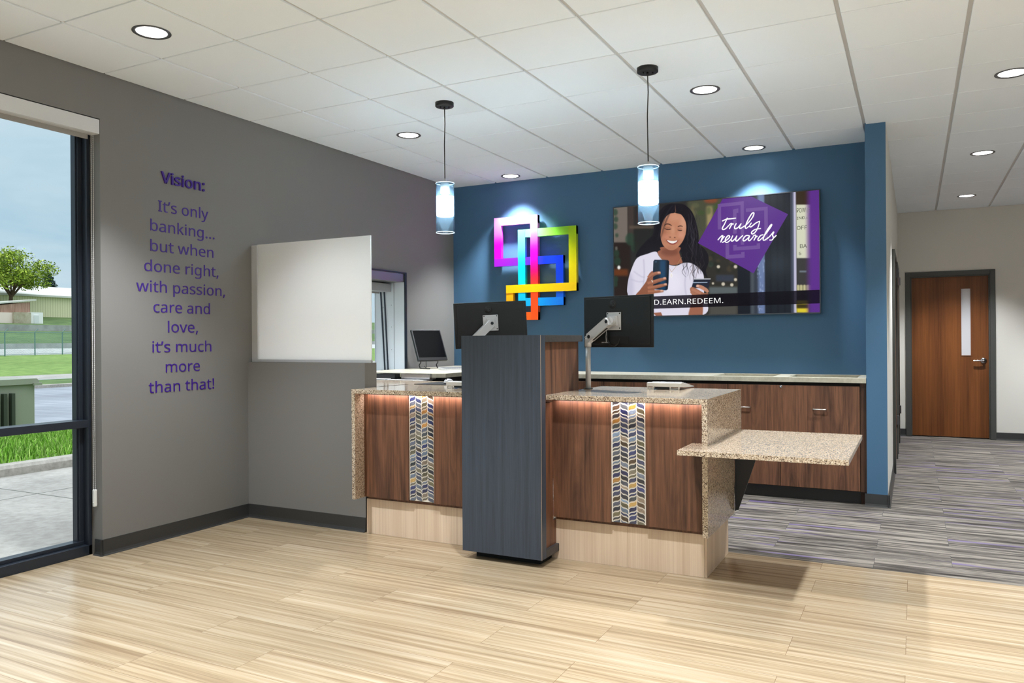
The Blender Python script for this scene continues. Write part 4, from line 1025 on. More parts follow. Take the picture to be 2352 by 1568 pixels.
poly([(656, 566), (690, 574), (720, 578), (752, 574), (778, 570), (762, 598), (730, 616), (696, 612), (670, 592)], (146, 76, 70), 1, 1, True)
poly([(666, 570), (700, 577), (735, 579), (768, 573), (752, 592), (724, 603), (696, 598), (676, 584)], (238, 232, 228), 1, 0, True)
for x in (690, 706, 722, 738, 752): stroke([(x, 574), (x-1, 598)], 1.6, (190, 176, 172), 0.6)
stroke([(640, 548), (650, 575), (668, 600)], 4, (150, 92, 72), 0.6, 2); stroke([(786, 552), (786, 580), (770, 604)], 4, (150, 92, 72), 0.6, 2)
ell(854, 512, 5, 10, (186, 140, 118), 0.9, 1)
# hair over the forehead and strands
poly([(748, 290), (692, 306), (640, 352), (610, 420), (596, 520), (560, 470), (580, 340), (660, 240), (745, 214)], HAIR, 1, 1, True)
poly([(744, 290), (806, 314), (846, 372), (860, 440), (850, 520), (840, 580), (872, 640), (930, 560), (930, 400), (870, 270), (760, 212)], HAIR, 1, 1, True)
stroke([(748, 214), (750, 250), (752, 288)], [2, 5, 9], (120, 80, 66), 0.9, 1)
for _ in range(46):
    x = rs_.uniform(855, 980); y = rs_.uniform(260, 560); ln = rs_.uniform(160, 330)
    stroke([(x, y), (x+rs_.uniform(10, 30), y+ln*0.3), (x+rs_.uniform(-15, 35), y+ln*0.65), (x+rs_.uniform(0, 60), y+ln)], [2, 5, 2], [(58, 55, 68), (44, 42, 50), (12, 11, 14), (78, 72, 80)][rs_.randint(4)], 0.55, 1, 5)
for _ in range(30):
    x = rs_.uniform(830, 1060); y = rs_.uniform(660, 800); ln = rs_.uniform(80, 210)
    stroke([(x, y), (x+rs_.uniform(-20, 24), y+ln*0.35), (x+rs_.uniform(-24, 20), y+ln*0.7), (x+rs_.uniform(-10, 20), y+ln)], [3, 6, 2], [(62, 56, 62), (28, 26, 32), (20, 18, 22), (92, 80, 80)][rs_.randint(4)], 0.6, 1, 5)
for _ in range(16):
    x = rs_.uniform(590, 720); stroke([(x+40, 222), (x-10, 290), (x-60, 400), (x-110, 560)], [2, 4, 2], [(48, 46, 56), (14, 13, 16)][rs_.randint(2)], 0.5, 1, 5)
# necklace, phone, hands, card
stroke([(572, 700), (620, 770), (690, 860), (706, 888)], 3, (172, 140, 96), 0.9); stroke([(812, 740), (780, 790), (740, 850), (708, 888)], 3, (172, 140, 96), 0.9)
ell(706, 922, 11, 22, (244, 240, 236), 1, 1); ell(706, 924, 6, 15, (214, 206, 204), 0.7, 1)
poly([(352, 1135), (398, 1060), (452, 985), (486, 905), (530, 892), (536, 1090), (500, 1120), (520, 1150)], (140, 88, 66), 1, 1, True)
poly([(540, 766), (672, 770), (684, 784), (676, 1000), (668, 1060), (654, 1072), (540, 1062), (526, 1050), (522, 900), (528, 780)], (20, 32, 48), 1, 1)
poly([(592, 770), (650, 772), (644, 1068), (590, 1066)], (26, 64, 98), 0.9, 5); poly([(666, 774), (683, 784), (668, 1060), (656, 1068)], (12, 18, 28), 0.9, 1); ell(552, 786, 12, 8, (60, 84, 108), 0.9, 2)
def finger(p, w, tip):
    stroke(p, w, (166, 108, 82), 1, 1); stroke([(a, b+w[1]*0.32) for a, b in p], [q*0.3 for q in w], (122, 76, 58), 0.7, 2); ell(tip[0], tip[1], 15, 9, (226, 178, 158), 0.9, 2)
finger([(478, 950), (520, 915), (560, 900), (600, 897)], [44, 38, 32, 24], (582, 893))
finger([(470, 1010), (540, 985), (600, 966), (655, 952)], [44, 38, 34, 24], (638, 950))
finger([(470, 1055), (540, 1040), (600, 1026), (662, 1012)], [42, 36, 32, 22], (646, 1010))
finger([(470, 1090), (530, 1086), (580, 1082), (626, 1078)], [38, 30, 26, 18], (608, 1076))
stroke([(508, 968), (520, 992)], 9, (214, 206, 196), 1, 1)
poly([(880, 1335), (896, 1220), (905, 1130), (1000, 1120), (1008, 1335)], (152, 98, 76), 1, 2, True)
poly([(934, 956), (1098, 956), (1074, 1050), (904, 1052)], (36, 40, 54), 1, 1); poly([(934, 956), (1098, 956), (1096, 964), (932, 964)], (206, 208, 216), 1, 0); poly([(922, 992), (1066, 990), (1064, 999), (919, 1001)], (150, 166, 190), 1, 0)
poly([(890, 1062), (906, 1040), (935, 1046), (985, 1075), (1030, 1100), (1074, 1108), (1040, 1160), (960, 1180), (910, 1120)], (158, 104, 80), 1, 1, True)
stroke([(955, 1028), (1000, 1040), (1050, 1070), (1070, 1095)], [26, 36, 36, 24], (186, 130, 106), 1, 1); ell(966, 1030, 16, 9, (232, 186, 170), 0.9, 2)
stroke([(905, 1062), (950, 1082), (1000, 1105)], [24, 28, 24], (176, 120, 96), 1, 1); stroke([(896, 1090), (940, 1112), (980, 1130)], [20, 24, 20], (166, 112, 88), 1, 1)
# --- purple diamond with faint loops and the script words
poly([(1222, 158), (1506, 134), (1875, 314), (1526, 906), (972, 600)], (88, 46, 134))
def z6(p): return (958.2+0.8056*p[0], 87.1+0.8056*p[1])
LO = (114, 82, 150)
for q in ([(265, 152), (590, 118), (590, 660), (548, 662), (548, 166), (308, 190), (308, 466), (265, 470)], [(455, 222), (522, 205), (522, 262), (498, 266), (498, 520), (455, 524)], [(615, 208), (886, 186), (886, 612), (842, 616), (842, 234), (615, 252)], [(455, 664), (498, 660), (498, 686), (746, 668), (746, 644), (788, 640), (788, 712), (455, 734)], [(360, 645), (405, 640), (405, 786), (552, 776), (552, 752), (596, 748), (596, 822), (360, 834)]): poly([z6(p) for p in q], LO, 0.85)
WHT = (255, 255, 255)
def script(strokes, w):
    for st in strokes: stroke([z6(p) for p in st], [w*0.85, w*1.1, w*0.85], WHT, 1, 0, 6)
script([[(386, 322), (352, 395), (322, 452), (332, 470), (366, 456), (402, 418)], [(318, 366), (372, 342), (430, 336), (492, 328)], [(402, 420), (424, 398), (440, 398), (424, 432), (408, 464)], [(410, 460), (428, 424), (446, 402), (464, 402)], [(496, 392), (474, 434), (480, 460), (517, 444), (556, 394)], [(556, 394), (534, 440), (548, 456), (600, 424)], [(548, 456), (620, 410), (690, 330), (714, 276), (704, 262), (676, 290), (630, 372), (606, 440), (618, 456), (652, 430)], [(684, 386), (660, 424), (676, 438), (735, 392), (786, 366)], [(786, 366), (765, 440), (728, 505), (692, 526), (684, 504), (728, 470), (800, 458)]], 12)
script([[(264, 602), (300, 560), (326, 546), (312, 590), (298, 630)], [(300, 628), (326, 578), (350, 554)], [(318, 632), (380, 596), (412, 560), (394, 546), (362, 582), (358, 622), (386, 628), (430, 590)], [(452, 544), (430, 596), (444, 614), (482, 580), (502, 546)], [(502, 546), (486, 596), (502, 612), (548, 568), (576, 544)], [(652, 546), (612, 548), (578, 592), (592, 612), (636, 580), (662, 546)], [(662, 546), (644, 594), (660, 608), (705, 560)], [(700, 556), (726, 540), (736, 556), (710, 608)], [(712, 604), (734, 568), (758, 552)], [(832, 536), (796, 546), (762, 592), (778, 608), (830, 562)], [(830, 562), (896, 478), (934, 418), (920, 418), (860, 510), (826, 590), (844, 604), (890, 570)], [(846, 604), (900, 566), (958, 500), (944, 540), (954, 576), (934, 602), (904, 602)], [(950, 578), (972, 562), (992, 542)]], 12)
# fading purple at the right edge
fx = np.zeros((PH, PW)); xx_ = np.arange(PW)[None, :]; xa_, xb_ = tp((2030, 600))[0], tp((2112, 600))[0]
t_ = np.clip((xx_-xa_)/(xb_-xa_), 0, 1); t_ = t_*t_*(3-2*t_); put(np.repeat(t_, PH, 0), (90, 46, 134))
poly([(100, 1148), (2300, 1069), (2300, 1206), (100, 1268)], (8, 4, 14), 0.80)

tv = thing('wall_television', 'large wall-mounted television showing a woman with a phone and card', 'television', (2.92, YB, 2.11))
TX0, TX1, TZ0, TZ1, TYF = 1.970, 3.874, 1.566, 2.641, YB-0.060
mb = MB(); mb.box(TX0-0.008, TX1+0.008, TYF+0.001, YB-0.022, TZ0-0.010, TZ1+0.008, bev=0.003); build('housing', mb, M['black'], tv)
mb = MB(); b_ = 0.008
mb.box(TX0-b_, TX0, TYF-0.003, TYF+0.001, TZ0-0.010, TZ1+b_); mb.box(TX1, TX1+b_, TYF-0.003, TYF+0.001, TZ0-0.010, TZ1+b_); mb.box(TX0, TX1, TYF-0.003, TYF+0.001, TZ1, TZ1+b_); mb.box(TX0, TX1, TYF-0.003, TYF+0.001, TZ0-0.010, TZ0)
build('bezel', mb, P('grey_bezel', rgb(64, 68, 74), 0.35, 0.3), tv)
mb = MB(); mb.box(2.5, 3.3, YB-0.022, YB, 1.9, 2.3); build('wall_bracket', mb, M['black'], tv)
im = bpy.data.images.new('advert_picture', PW, PH); buf = np.ones((PH, PW, 4), dtype=np.float32); buf[..., :3] = (IMG/255.0)[::-1]; im.pixels.foreach_set(buf.ravel()); im.update(); im.pack()
m, nt, out = nm('screen_picture'); ti = N(nt, 'ShaderNodeTexImage'); ti.image = im; ti.extension = 'EXTEND'
pb = N(nt, 'ShaderNodeBsdfPrincipled'); pb.inputs['Base Color'].default_value = G(0.004); pb.inputs['Roughness'].default_value = 0.2; pb.inputs['Specular IOR Level'].default_value = 0.05
L(nt, ti.outputs['Color'], pb.inputs['Emission Color']); pb.inputs['Emission Strength'].default_value = TVE; L(nt, pb.outputs[0], out.inputs[0])
mb = MB(); mb.add([(TX0, TYF, TZ0), (TX1, TYF, TZ0), (TX1, TYF, TZ1), (TX0, TYF, TZ1)], [(0,1,2,3)])
scn = build('screen', mb, m, tv); uvl = scn.data.uv_layers.new(name='UVMap')
for l in scn.data.loops:
    v = scn.data.vertices[l.vertex_index].co + Vector(tv['_o']); uvl.data[l.index].uv = ((v.x-TX0)/(TX1-TX0), (v.z-TZ0)/(TZ1-TZ0))
def tvxz(p):
    q = tp(p); return (TX0+(TX1-TX0)*q[0]/PW, TZ1-(TZ1-TZ0)*q[1]/PH)
M['tvtext'] = emis('white_screen_text', (1,1,1,1), 0.95*TVE); M['tvdark'] = emis('dark_screen_text', rgb(52, 54, 50), TVE); M['tvdim'] = emis('faded_screen_text', rgb(138, 132, 140), TVE)
def tvtext(s, p0, p1, top, mat, name, bold=0.0, font=None):
    a, b, c = tvxz(p0), tvxz(p1), tvxz(top); mb = MB(); text_on(mb, s, font or F_INTER, (0, TYF-0.0012, a[1]), (1,0,0), (0,0,1), (0,-1,0), a[0], b[0], c[1]-a[1], 0.727, bold); build(name, mb, mat, tv, scn)
tvtext('D.EARN.REDEEM.', (534, 1217), (1221, 1200), (534, 1153), M['tvtext'], 'caption_text', 0.0, F_NOTO)
for s, a, b, c, mt in (('POW', (1962, 300), (2052, 298), (1962, 236), 'tvdark'), ('E', (2062, 297), (2090, 296), (2062, 238), 'tvdim'), ('IND', (1962, 368), (2042, 366), (1962, 330), 'tvdark'), ('A', (2048, 365), (2076, 365), (2048, 330), 'tvdim'), ('OFF', (1962, 472), (2064, 468), (1962, 418), 'tvdark'), ('BA', (1992, 654), (2060, 650), (1992, 600), 'tvdark'), ('5', (1980, 724), (2004, 722), (1980, 682), 'tvdark')): tvtext(s, a, b, c, M[mt], 'sign_text')

# ------------------------------------------------------------------ ceiling lights
def downlight(x, y, label, group, first=None):
    if first is not None: return dup(first, (x, y, ZC), label, group)
    r = thing('recessed_downlight', label, 'ceiling light', (x, y, ZC), group)
    mb = MB(); mb.lathe([(0.100, 0.0), (0.1005, -0.003), (0.096, -0.006), (0.082, -0.0035), (0.078, 0.002), (0.100, 0.002)], x, y, ZC, 40, closed=True); build('trim_ring', mb, M['trim'], r)
    mb = MB(); mb.lathe([(0.079, -0.0012), (0.0, -0.0012)], x, y, ZC, 40); build('diffuser', mb, M['lamp'], r)
    ld = bpy.data.lights.new('downlight_lamp', 'SPOT'); ld.energy = SPOT; ld.spot_size = R(SPOT_ANG); ld.spot_blend = SPOT_BL; ld.shadow_soft_size = 0.06; ld.color = SPOT_COL
    lo = bpy.data.objects.new('downlight_lamp', ld); COL.objects.link(lo); lo.parent = r; lo.location = (0, 0, -0.012)
    return r
c = lambda k: (k+0.5)*T
GL = 'recessed downlights in the tiled ceiling'
first = downlight(c(1), c(0), 'round recessed downlight nearest the storefront window at upper left', GL)
for x, y, lab in ((c(1), c(4), 'round recessed downlight left of the nearer-left pendant lamp'), (c(1), 4.572, 'round recessed downlight over the rainbow sign'),
                  (c(5), c(4), 'round recessed downlight right of the larger right pendant lamp'), (c(5), 4.572, 'round recessed downlight over the wall television'),
                  (c(8), c(5), 'round recessed downlight cut by the right edge of the photo'), (c(8), c(9), 'round recessed downlight in the middle of the corridor ceiling'), (c(8), c(13), 'round recessed downlight just before the brown corridor door')):
    q = downlight(x, y, lab, GL, first)
    if y == 4.572:
        for ch in q.children:
            if ch.type == 'LIGHT': ch.data = ch.data.copy(); ch.data.energy = SPOT*(1.0 if x < 2 else 0.75)   # power tuned per lamp so sign and screen do not burn out
HID = 'added unseen downlights of the lobby'
for x, y in ((c(5), c(0)), (c(8), c(1)), (c(1), c(-4)), (c(5), c(-4)), (c(8), c(-3)), (c(12), c(1)), (c(12), c(5)), (c(12), c(-3)), (c(3), c(-8)), (c(7), c(-8)), (c(11), c(-8)), (c(11), c(9)), (c(11), c(13))):  # extra downlights out of view, added to light the lobby
    q = downlight(x, y, 'added unseen downlight in the lobby ceiling beside or behind the camera', HID, first)
    if (y < -1 and x > 2) or (x > 6 and y < 5):
        for ch in q.children:
            if ch.type == 'LIGHT': ch.data = ch.data.copy(); ch.data.energy = SPOT*1.7; ch.data.color = (0.82, 0.92, 1.0)  # stronger and cooler so that bounced light lifts the ceiling

def pendant(x, y, zt, label):
    r = thing('pendant_lamp', label, 'pendant lamp', (x, y, ZC), 'pendant lamps over the teller counter')
    mb = MB(); mb.lathe([(0.066, 0.0), (0.066, -0.026), (0.062, -0.029), (0.0, -0.029)], x, y, ZC, 36); cp = build('canopy', mb, M['blackmetal'], r)
    for dx, dy in ((0.03, 0.012), (-0.022, -0.02)):
        mb = MB(); mb.lathe([(0.005, -0.029), (0.005, -0.040), (0.0, -0.040)], x+dx, y+dy, ZC, 12); build('thumb_screw', mb, M['blackmetal'], r, cp)
    mb = MB(); mb.lathe([(0.007, -0.029), (0.007, -0.045), (0.0, -0.045)], x, y, ZC, 12); build('cord_grip', mb, M['blackmetal'], r, cp)
    mb = MB(); mb.tube([(x, y, ZC-0.04), (x+0.003, y, ZC-0.15), (x-0.003, y, ZC-0.30), (x, y, zt+0.03)], 0.0036, 8); build('cord', mb, M['blackmetal'], r)
    mb = MB(); mb.lathe([(0.0075, 0.03), (0.0075, 0.0), (0.030, 0.0), (0.030, -0.004), (0.032, -0.01), (0.032, -0.075), (0.0, -0.075)], x, y, zt, 24); build('lamp_holder', mb, M['alu'], r)
    H_, ro, ri = 0.355, 0.0655, 0.0622
    mb = MB(); mb.lathe([(0.0, 0.0), (ro-0.006, 0.0), (ro-0.001, -0.003), (ro, -0.008), (ro, -H_+0.002), (ro-0.0016, -H_), (ri, -H_+0.002), (ri, -0.008), (0.0, -0.006)], x, y, zt, 48); build('glass_shade', mb, M['blueglass'], r)
    mb = MB(); mb.lathe([(0.0612, -0.098), (0.0612, -0.228), (0.056, -0.236), (0.0, -0.242)], x, y, zt, 48); build('diffuser', mb, M['pend'], r)
    for k_, z in ((0, -0.002), (1, -H_+0.001)):
        mb = MB(); mb.lathe([(ro+0.0006, z+0.0025), (ro+0.0014, z), (ro+0.0006, z-0.0025), (ri+0.001, z)], x, y, zt, 48, closed=True); build('glowing_rim', mb, P('glowing_rim', rgb(226, 240, 250), 0.15, emit=(0.8, 0.9, 1, 1), es=0.55), r)  # weak emission paints the bright edge of the glass
    return r
p1 = pendant(1.640, 2.145, 2.462, 'cylindrical blue glass pendant lamp over the left granite worktop')
p2 = pendant(3.137, 2.145, 2.418, 'cylindrical blue glass pendant lamp over the right granite worktop')

# ------------------------------------------------------------------ outdoors
def ground(name, prof, y0, y1, mat, label, cat, thick=0.15, ns=1):
    mb = MB(); k = len(prof)
    ys = [y0+(y1-y0)*i/ns for i in range(ns+1)]
    vs = [(x, y, z) for y in ys for x, z in prof]
    fs = [(i*k+j, i*k+j+1, (i+1)*k+j+1, (i+1)*k+j) for i in range(ns) for j in range(k-1)]
    mb.add(vs, fs, smooth=True); return struct(name, mb, mat, label, cat)
def outmat(name, ca, cb, sc, rough=0.9, sc3=None):
    m, nt, out = nm(name); n = noise(nt, pos(nt, sc3 or (sc, sc, sc)), 1.0, 6, 0.65); n2 = noise(nt, pos(nt, (sc*0.08,)*3), 1.0, 3)
    c_ = ramp(nt, n, [(0.3, ca), (0.7, cb)]); c_ = mix(nt, c_, ramp(nt, n2, [(0.3, G(0.8)), (0.7, G(1.15))]), 1.0, 'MULTIPLY')
    bsdf(nt, out, c_, rough, 0.2); return m
M['concrete'] = outmat('concrete', rgb(158, 154, 146), rgb(184, 180, 172), 14); M['curb'] = outmat('curb_concrete', rgb(158, 152, 142), rgb(192, 186, 176), 20)
M['asphalt'] = outmat('grey_road', rgb(136, 140, 146), rgb(166, 170, 176), 5, sc3=(0.6, 5, 5)); M['lawn'] = outmat('lawn', rgb(92, 122, 56), rgb(142, 168, 92), 1.6)
M['lawn2'] = outmat('far_lawn', rgb(70, 96, 52), rgb(112, 134, 82), 0.7); M['gravel'] = outmat('pale_gravel', rgb(168, 168, 164), rgb(214, 214, 210), 1.3)
M['block'] = outmat('grey_block', rgb(150, 150, 146), rgb(186, 186, 182), 0.9); M['bark'] = outmat('bark', rgb(70, 56, 44), rgb(112, 92, 72), 4)
M['roofw'] = P('pale_metal_roof', rgb(216, 214, 204), 0.5); M['boxgreen'] = P('grey_green_steel', rgb(152, 156, 136), 0.45); M['boxdark'] = P('dark_green_fin', rgb(58, 66, 50), 0.6)
m, nt, out = nm('ribbed_siding'); wv = N(nt, 'ShaderNodeTexWave', wave_type='BANDS', bands_direction='Y'); wv.inputs['Scale'].default_value = 0.9; L(nt, pos(nt, (1,1,1)), wv.inputs['Vector'])
bsdf(nt, out, ramp(nt, wv.outputs['Fac'], [(0.0, rgb(206, 200, 156)), (0.35, rgb(230, 224, 184))]), 0.6); M['siding'] = m
M['barnwood'] = outmat('weathered_siding', rgb(132, 100, 84), rgb(182, 150, 132), 1.2, sc3=(1, 6, 0.4)); M['stucco'] = P('pink_stucco', rgb(240, 220, 208), 0.8); M['stuccow'] = P('white_stucco', rgb(244, 242, 238), 0.8); M['stain'] = outmat('stained_concrete', rgb(168, 156, 130), rgb(206, 196, 174), 1.5)
Y0, Y1 = -60, 130
mb = MB(); mb.box(-4.12, xo-0.001, -14, 16, -0.30, -0.10); pad = struct('ground', mb, M['concrete'], 'pale concrete walk outside the storefront window', 'pavement')
mb = MB(); 
for y in (1.95, -0.2, 4.2): mb.box(-4.12, xo-0.01, y, y+0.012, -0.1, -0.0992)
mb.box(-2.86, -2.848, -14, 16, -0.1, -0.0992); mb.box(-0.82, -0.808, -14, 16, -0.1, -0.0992)
build('expansion_joint', mb, M['boxdark'], parent=pad)
mb = MB(); mb.prism([(-4.30, -0.3), (-4.12, -0.3), (-4.12, -0.02), (-4.15, 0.015), (-4.30, 0.02)], 1, -14, 16)
mb.v = [(p[0], p[1], p[2]) for p in mb.v]; tag(build('curb', mb, M['curb']), 'concrete curb between the walk and the near grass', 'curb', kind='structure')
ground('ground', [(-4.30, 0.005), (-6.0, -0.02), (-8.5, -0.14), (-10.6, -0.28), (-11.0, -0.30)], Y0, Y1, M['lawn'], 'near strip of green lawn outside the storefront window', 'lawn')
ground('ground', [(-10.9, -0.31), (-24.1, -0.31)], Y0, Y1, M['asphalt'], 'grey road beyond the near strip of lawn', 'road')
mb = MB(); mb.box(-24.5, -24.0, Y0, Y1, -0.4, -0.20); tag(build('curb', mb, M['curb']), 'concrete curb on the far side of the grey road', 'curb', kind='structure')
ground('ground', [(-24.5, -0.22), (-27.5, -0.16)], Y0, Y1, M['lawn2'], 'thin grass verge beyond the far curb', 'lawn')
ground('ground', [(-27.5, -0.15), (-30.0, -0.06)], Y0, Y1, M['concrete'], 'pale concrete path beyond the grass verge', 'path')
ground('ground', [(-30.0, -0.06), (-38, 0.08), (-47, 0.28), (-55, 0.48)], Y0, Y1, M['lawn'], 'bright grass slope in front of the wire fence', 'lawn')
ground('ground', [(-55, 0.48), (-64, 0.9)], Y0, Y1, M['gravel'], 'pale gravel yard behind the wire fence', 'gravel')
mb = MB(); mb.box(-64.4, -64.0, Y0, Y1, 0.3, 1.36); tag(build('retaining_wall', mb, M['block']), 'low grey retaining wall behind the gravel yard', 'wall', kind='structure')
ground('ground', [(-64.3, 1.34), (-85, 2.78)], Y0, Y1, M['lawn2'], 'grass bank between the two grey retaining walls', 'lawn')
mb = MB(); mb.box(-85.6, -85.0, Y0, Y1, 2.2, 3.50); tag(build('retaining_wall', mb, M['block']), 'upper grey retaining wall below the pink shed', 'wall', kind='structure')
ground('ground', [(-85.5, 3.45), (-90, 3.6), (-102, 5.0), (-140, 7.0), (-200, 9.0)], Y0, 260, M['lawn2'], 'dark grass hill around the shed and the long beige building', 'lawn')
mb = MB(); mb.box(xo, 40, -40, YR-0.201, -0.3, -0.1); mb.box(XR+0.201, 40, YR-0.201, 9.0, -0.3, -0.1)
struct('ground', mb, outmat('pale_paving', rgb(206, 204, 200), rgb(226, 224, 220), 6), 'pale concrete parking lot behind and right of the lobby, outside the photo', 'pavement')  # unseen ground added to bounce skylight up to the ceiling
# grass blades on the near strip
mb = MB(); rg = random.Random(3)
for _ in range(15000):
    x = rg.uniform(-7.6, -4.31); y = rg.uniform(1.2, 6.2)
    if not (y > 0.62*(-x)-1.6 and y < 0.9*(-x)+0.3) or (x < -7.2 and y < 4.8): continue
    z = 0.005-0.012*(-x-4.3); h = rg.uniform(0.05, 0.15); a = rg.uniform(0, 2*pi); w = rg.uniform(0.004, 0.008); lx, ly = rg.uniform(-0.05, 0.05), rg.uniform(-0.05, 0.05)
    g_ = rg.uniform(0.75, 1.25); cc = tuple(lin(min(255, q*g_)) for q in [(116, 164, 52), (138, 184, 72), (96, 140, 44), (168, 196, 106)][rg.randrange(4)])
    dx, dy = math.cos(a)*w, math.sin(a)*w
    mb.add([(x-dx, y-dy, z-0.01), (x+dx, y+dy, z-0.01), (x+dx*0.6+lx*0.5, y+dy*0.6+ly*0.5, z+h*0.6), (x-dx*0.6+lx*0.5, y-dy*0.6+ly*0.5, z+h*0.6), (x+lx*1.3, y+ly*1.3, z+h)], [(0,1,2,3), (3,2,4)], 0, cc)
M['blade'] = attr_mat('grass_blade', 0.6, 0.2)
tag(build('grass', mb, M['blade']), 'long green grass blades growing behind the near curb', 'grass', kind='stuff')
# transformer cabinet
tb = thing('transformer_cabinet', 'grey-green steel transformer cabinet on the grass outside the window', 'utility cabinet', (-7.9, 4.3, -0.1))
mb = MB(); mb.box(-8.6, -7.35, 3.35, 4.66, -0.12, 0.72, bev=0.01); build('body', mb, M['boxgreen'], tb)
mb = MB(); mb.prism([(3.31, 0.72), (4.70, 0.72), (4.70, 0.77), (4.66, 0.805), (3.35, 0.805), (3.31, 0.77)], 0, -8.65, -7.30); build('lid', mb, M['boxgreen'], tb)
for k in range(4):
    mb = MB(); y = 3.93+k*0.115; mb.box(-7.35, -7.27, y, y+0.05, -0.1, 0.60, bev=0.004); build('cooling_fin', mb, M['boxdark'], tb)
mb = MB(); mb.box(-7.30, -7.26, 4.60, 4.72, 0.70, 0.74); build('lid_latch', mb, M['boxgreen'], tb)
# wire fence
fn = thing('wire_fence', 'chain-link fence with green posts across the grass slope', 'fence', (-54.5, 40, 0.46))
pa, pb_ = Vector((-52.5, 27.0, 0)), Vector((-57.5, 46.0, 0)); dirv = (pb_-pa).normalized(); M['post'] = P('green_fence_post', rgb(110, 140, 136), 0.5)
def gz(x): return float(np.interp(-x, [30, 38, 47, 55, 64], [-0.06, 0.08, 0.28, 0.48, 0.9]))
Lf = (pb_-pa).length; k = 0.9
while k < Lf:
    p = pa+dirv*k; z = gz(p.x); mb = MB(); mb.tube([(p.x, p.y, z-0.1), (p.x, p.y, z+1.75)], 0.045, 8); mb.tube([(p.x, p.y, z+1.75), (p.x, p.y+0.25, z+2.0)], 0.025, 6); build('fence_post', mb, M['post'], fn); k += 2.65
mb = MB(); n_ = 40
for dz, rr in ((1.72, 0.03), (0.1, 0.015)):
    mb.tube([tuple(pa+dirv*(Lf*i/n_)+Vector((0, 0, gz((pa+dirv*(Lf*i/n_)).x)+dz))) for i in range(n_+1)], rr, 5)
build('rail', mb, M['post'], fn)
mn = glass('chain_link_mesh', (1, 1, 1, 1)); nt = mn.node_tree; nt.nodes.clear(); o_ = N(nt, 'ShaderNodeOutputMaterial'); tr_n = N(nt, 'ShaderNodeBsdfTransparent'); df = N(nt, 'ShaderNodeBsdfDiffuse'); df.inputs[0].default_value = rgb(130, 158, 150)
w1_ = N(nt, 'ShaderNodeTexWave', bands_direction='DIAGONAL'); w1_.inputs['Scale'].default_value = 5; L(nt, pos(nt, (0.2, 1, 1)), w1_.inputs['Vector']); w2_ = N(nt, 'ShaderNodeTexWave', bands_direction='DIAGONAL'); w2_.inputs['Scale'].default_value = 5; L(nt, pos(nt, (0.2, -1, 1)), w2_.inputs['Vector'])
mx_ = N(nt, 'ShaderNodeMath', operation='MAXIMUM'); L(nt, w1_.outputs['Fac'], mx_.inputs[0]); L(nt, w2_.outputs['Fac'], mx_.inputs[1]); gt = N(nt, 'ShaderNodeMath', operation='GREATER_THAN'); gt.inputs[1].default_value = 0.94; L(nt, mx_.outputs[0], gt.inputs[0])
ms_ = N(nt, 'ShaderNodeMixShader'); L(nt, gt.outputs[0], ms_.inputs[0]); L(nt, tr_n.outputs[0], ms_.inputs[1]); L(nt, df.outputs[0], ms_.inputs[2]); L(nt, ms_.outputs[0], o_.inputs[0])
mb = MB()
for i in range(n_):
    a, b = pa+dirv*(Lf*i/n_), pa+dirv*(Lf*(i+1)/n_); za, zb = gz(a.x), gz(b.x); mb.add([(a.x, a.y, za+0.02), (b.x, b.y, zb+0.02), (b.x, b.y, zb+1.72), (a.x, a.y, za+1.72)], [(0,1,2,3)])
build('wire_mesh', mb, mn, fn)
# shed and long building
sd_ = thing('shed', 'small pink and white shed with a sloping pale roof on the hill', 'shed', (-93, 54, 3.6))
mb = MB(); mb.box(-98, -92.0, 44.0, 53.4, 3.3, 5.1); build('pink_wall', mb, M['stucco'], sd_)
mb = MB(); mb.box(-97, -91.6, 53.3, 55.3, 3.3, 5.15); build('stained_wall', mb, M['stain'], sd_)
mb = MB(); mb.box(-97, -91.8, 55.3, 56.9, 3.3, 5.2); build('white_wall', mb, M['stuccow'], sd_)
mb = MB(); mb.box(-91.8, -91.72, 55.75, 56.35, 3.5, 4.85); build('door', mb, M['whitep'], sd_)
mb = MB(); mb.prism([(44.0, 5.1), (55.6, 5.1), (55.6, 6.45), (44.0, 4.95)], 0, -98, -92.3); build('gable_wall', mb, M['barnwood'], sd_)
mb = MB(); mb.prism([(43.0, 4.95), (56.3, 6.68), (56.3, 6.85), (43.0, 5.15)], 0, -99, -92.15); build('roof', mb, M['roofw'], sd_)
lb = thing('long_building', 'long beige metal-sided building with a pale roof on the hill', 'building', (-108, 60, 5))
mb = MB(); mb.box(-125, -102.0, 44, 90, 4.2, 7.75); build('siding_wall', mb, M['siding'], lb)
mb = MB(); mb.prism([(-101.5, 7.75), (-101.5, 8.0), (-113, 10.0), (-125.5, 8.0), (-125.5, 7.75)], 1, 43.5, 90.5); build('roof', mb, M['roofw'], lb)
# trees
def foliage(mb, blobs, n, sz, cols, rg, thin=0.55):
    for (cx, cy, cz, rx, ry, rz), q in zip(blobs, [n]*len(blobs)):
        for _ in range(q):
            d = Vector((rg.gauss(0,1), rg.gauss(0,1), rg.gauss(0,1))).normalized()*(rg.uniform(thin, 1.0))
            p = Vector((cx+d.x*rx, cy+d.y*ry, cz+d.z*rz)); a = Vector((rg.gauss(0,1), rg.gauss(0,1), rg.gauss(0,0.6))).normalized(); b = a.cross(Vector((rg.gauss(0,1), rg.gauss(0,1), rg.gauss(0,1)))).normalized(); s = sz*rg.uniform(0.6, 1.3)
            g_ = rg.uniform(0.7, 1.25); cc = tuple(lin(min(255, v*g_)) for v in cols[rg.randrange(len(cols))])
            mb.add([p-a*s, p+b*s*0.55, p+a*s, p-b*s*0.55], [(0,1,2,3)], 0, cc)
M['leaf'] = attr_mat('tree_leaf', 0.6, 0.2)
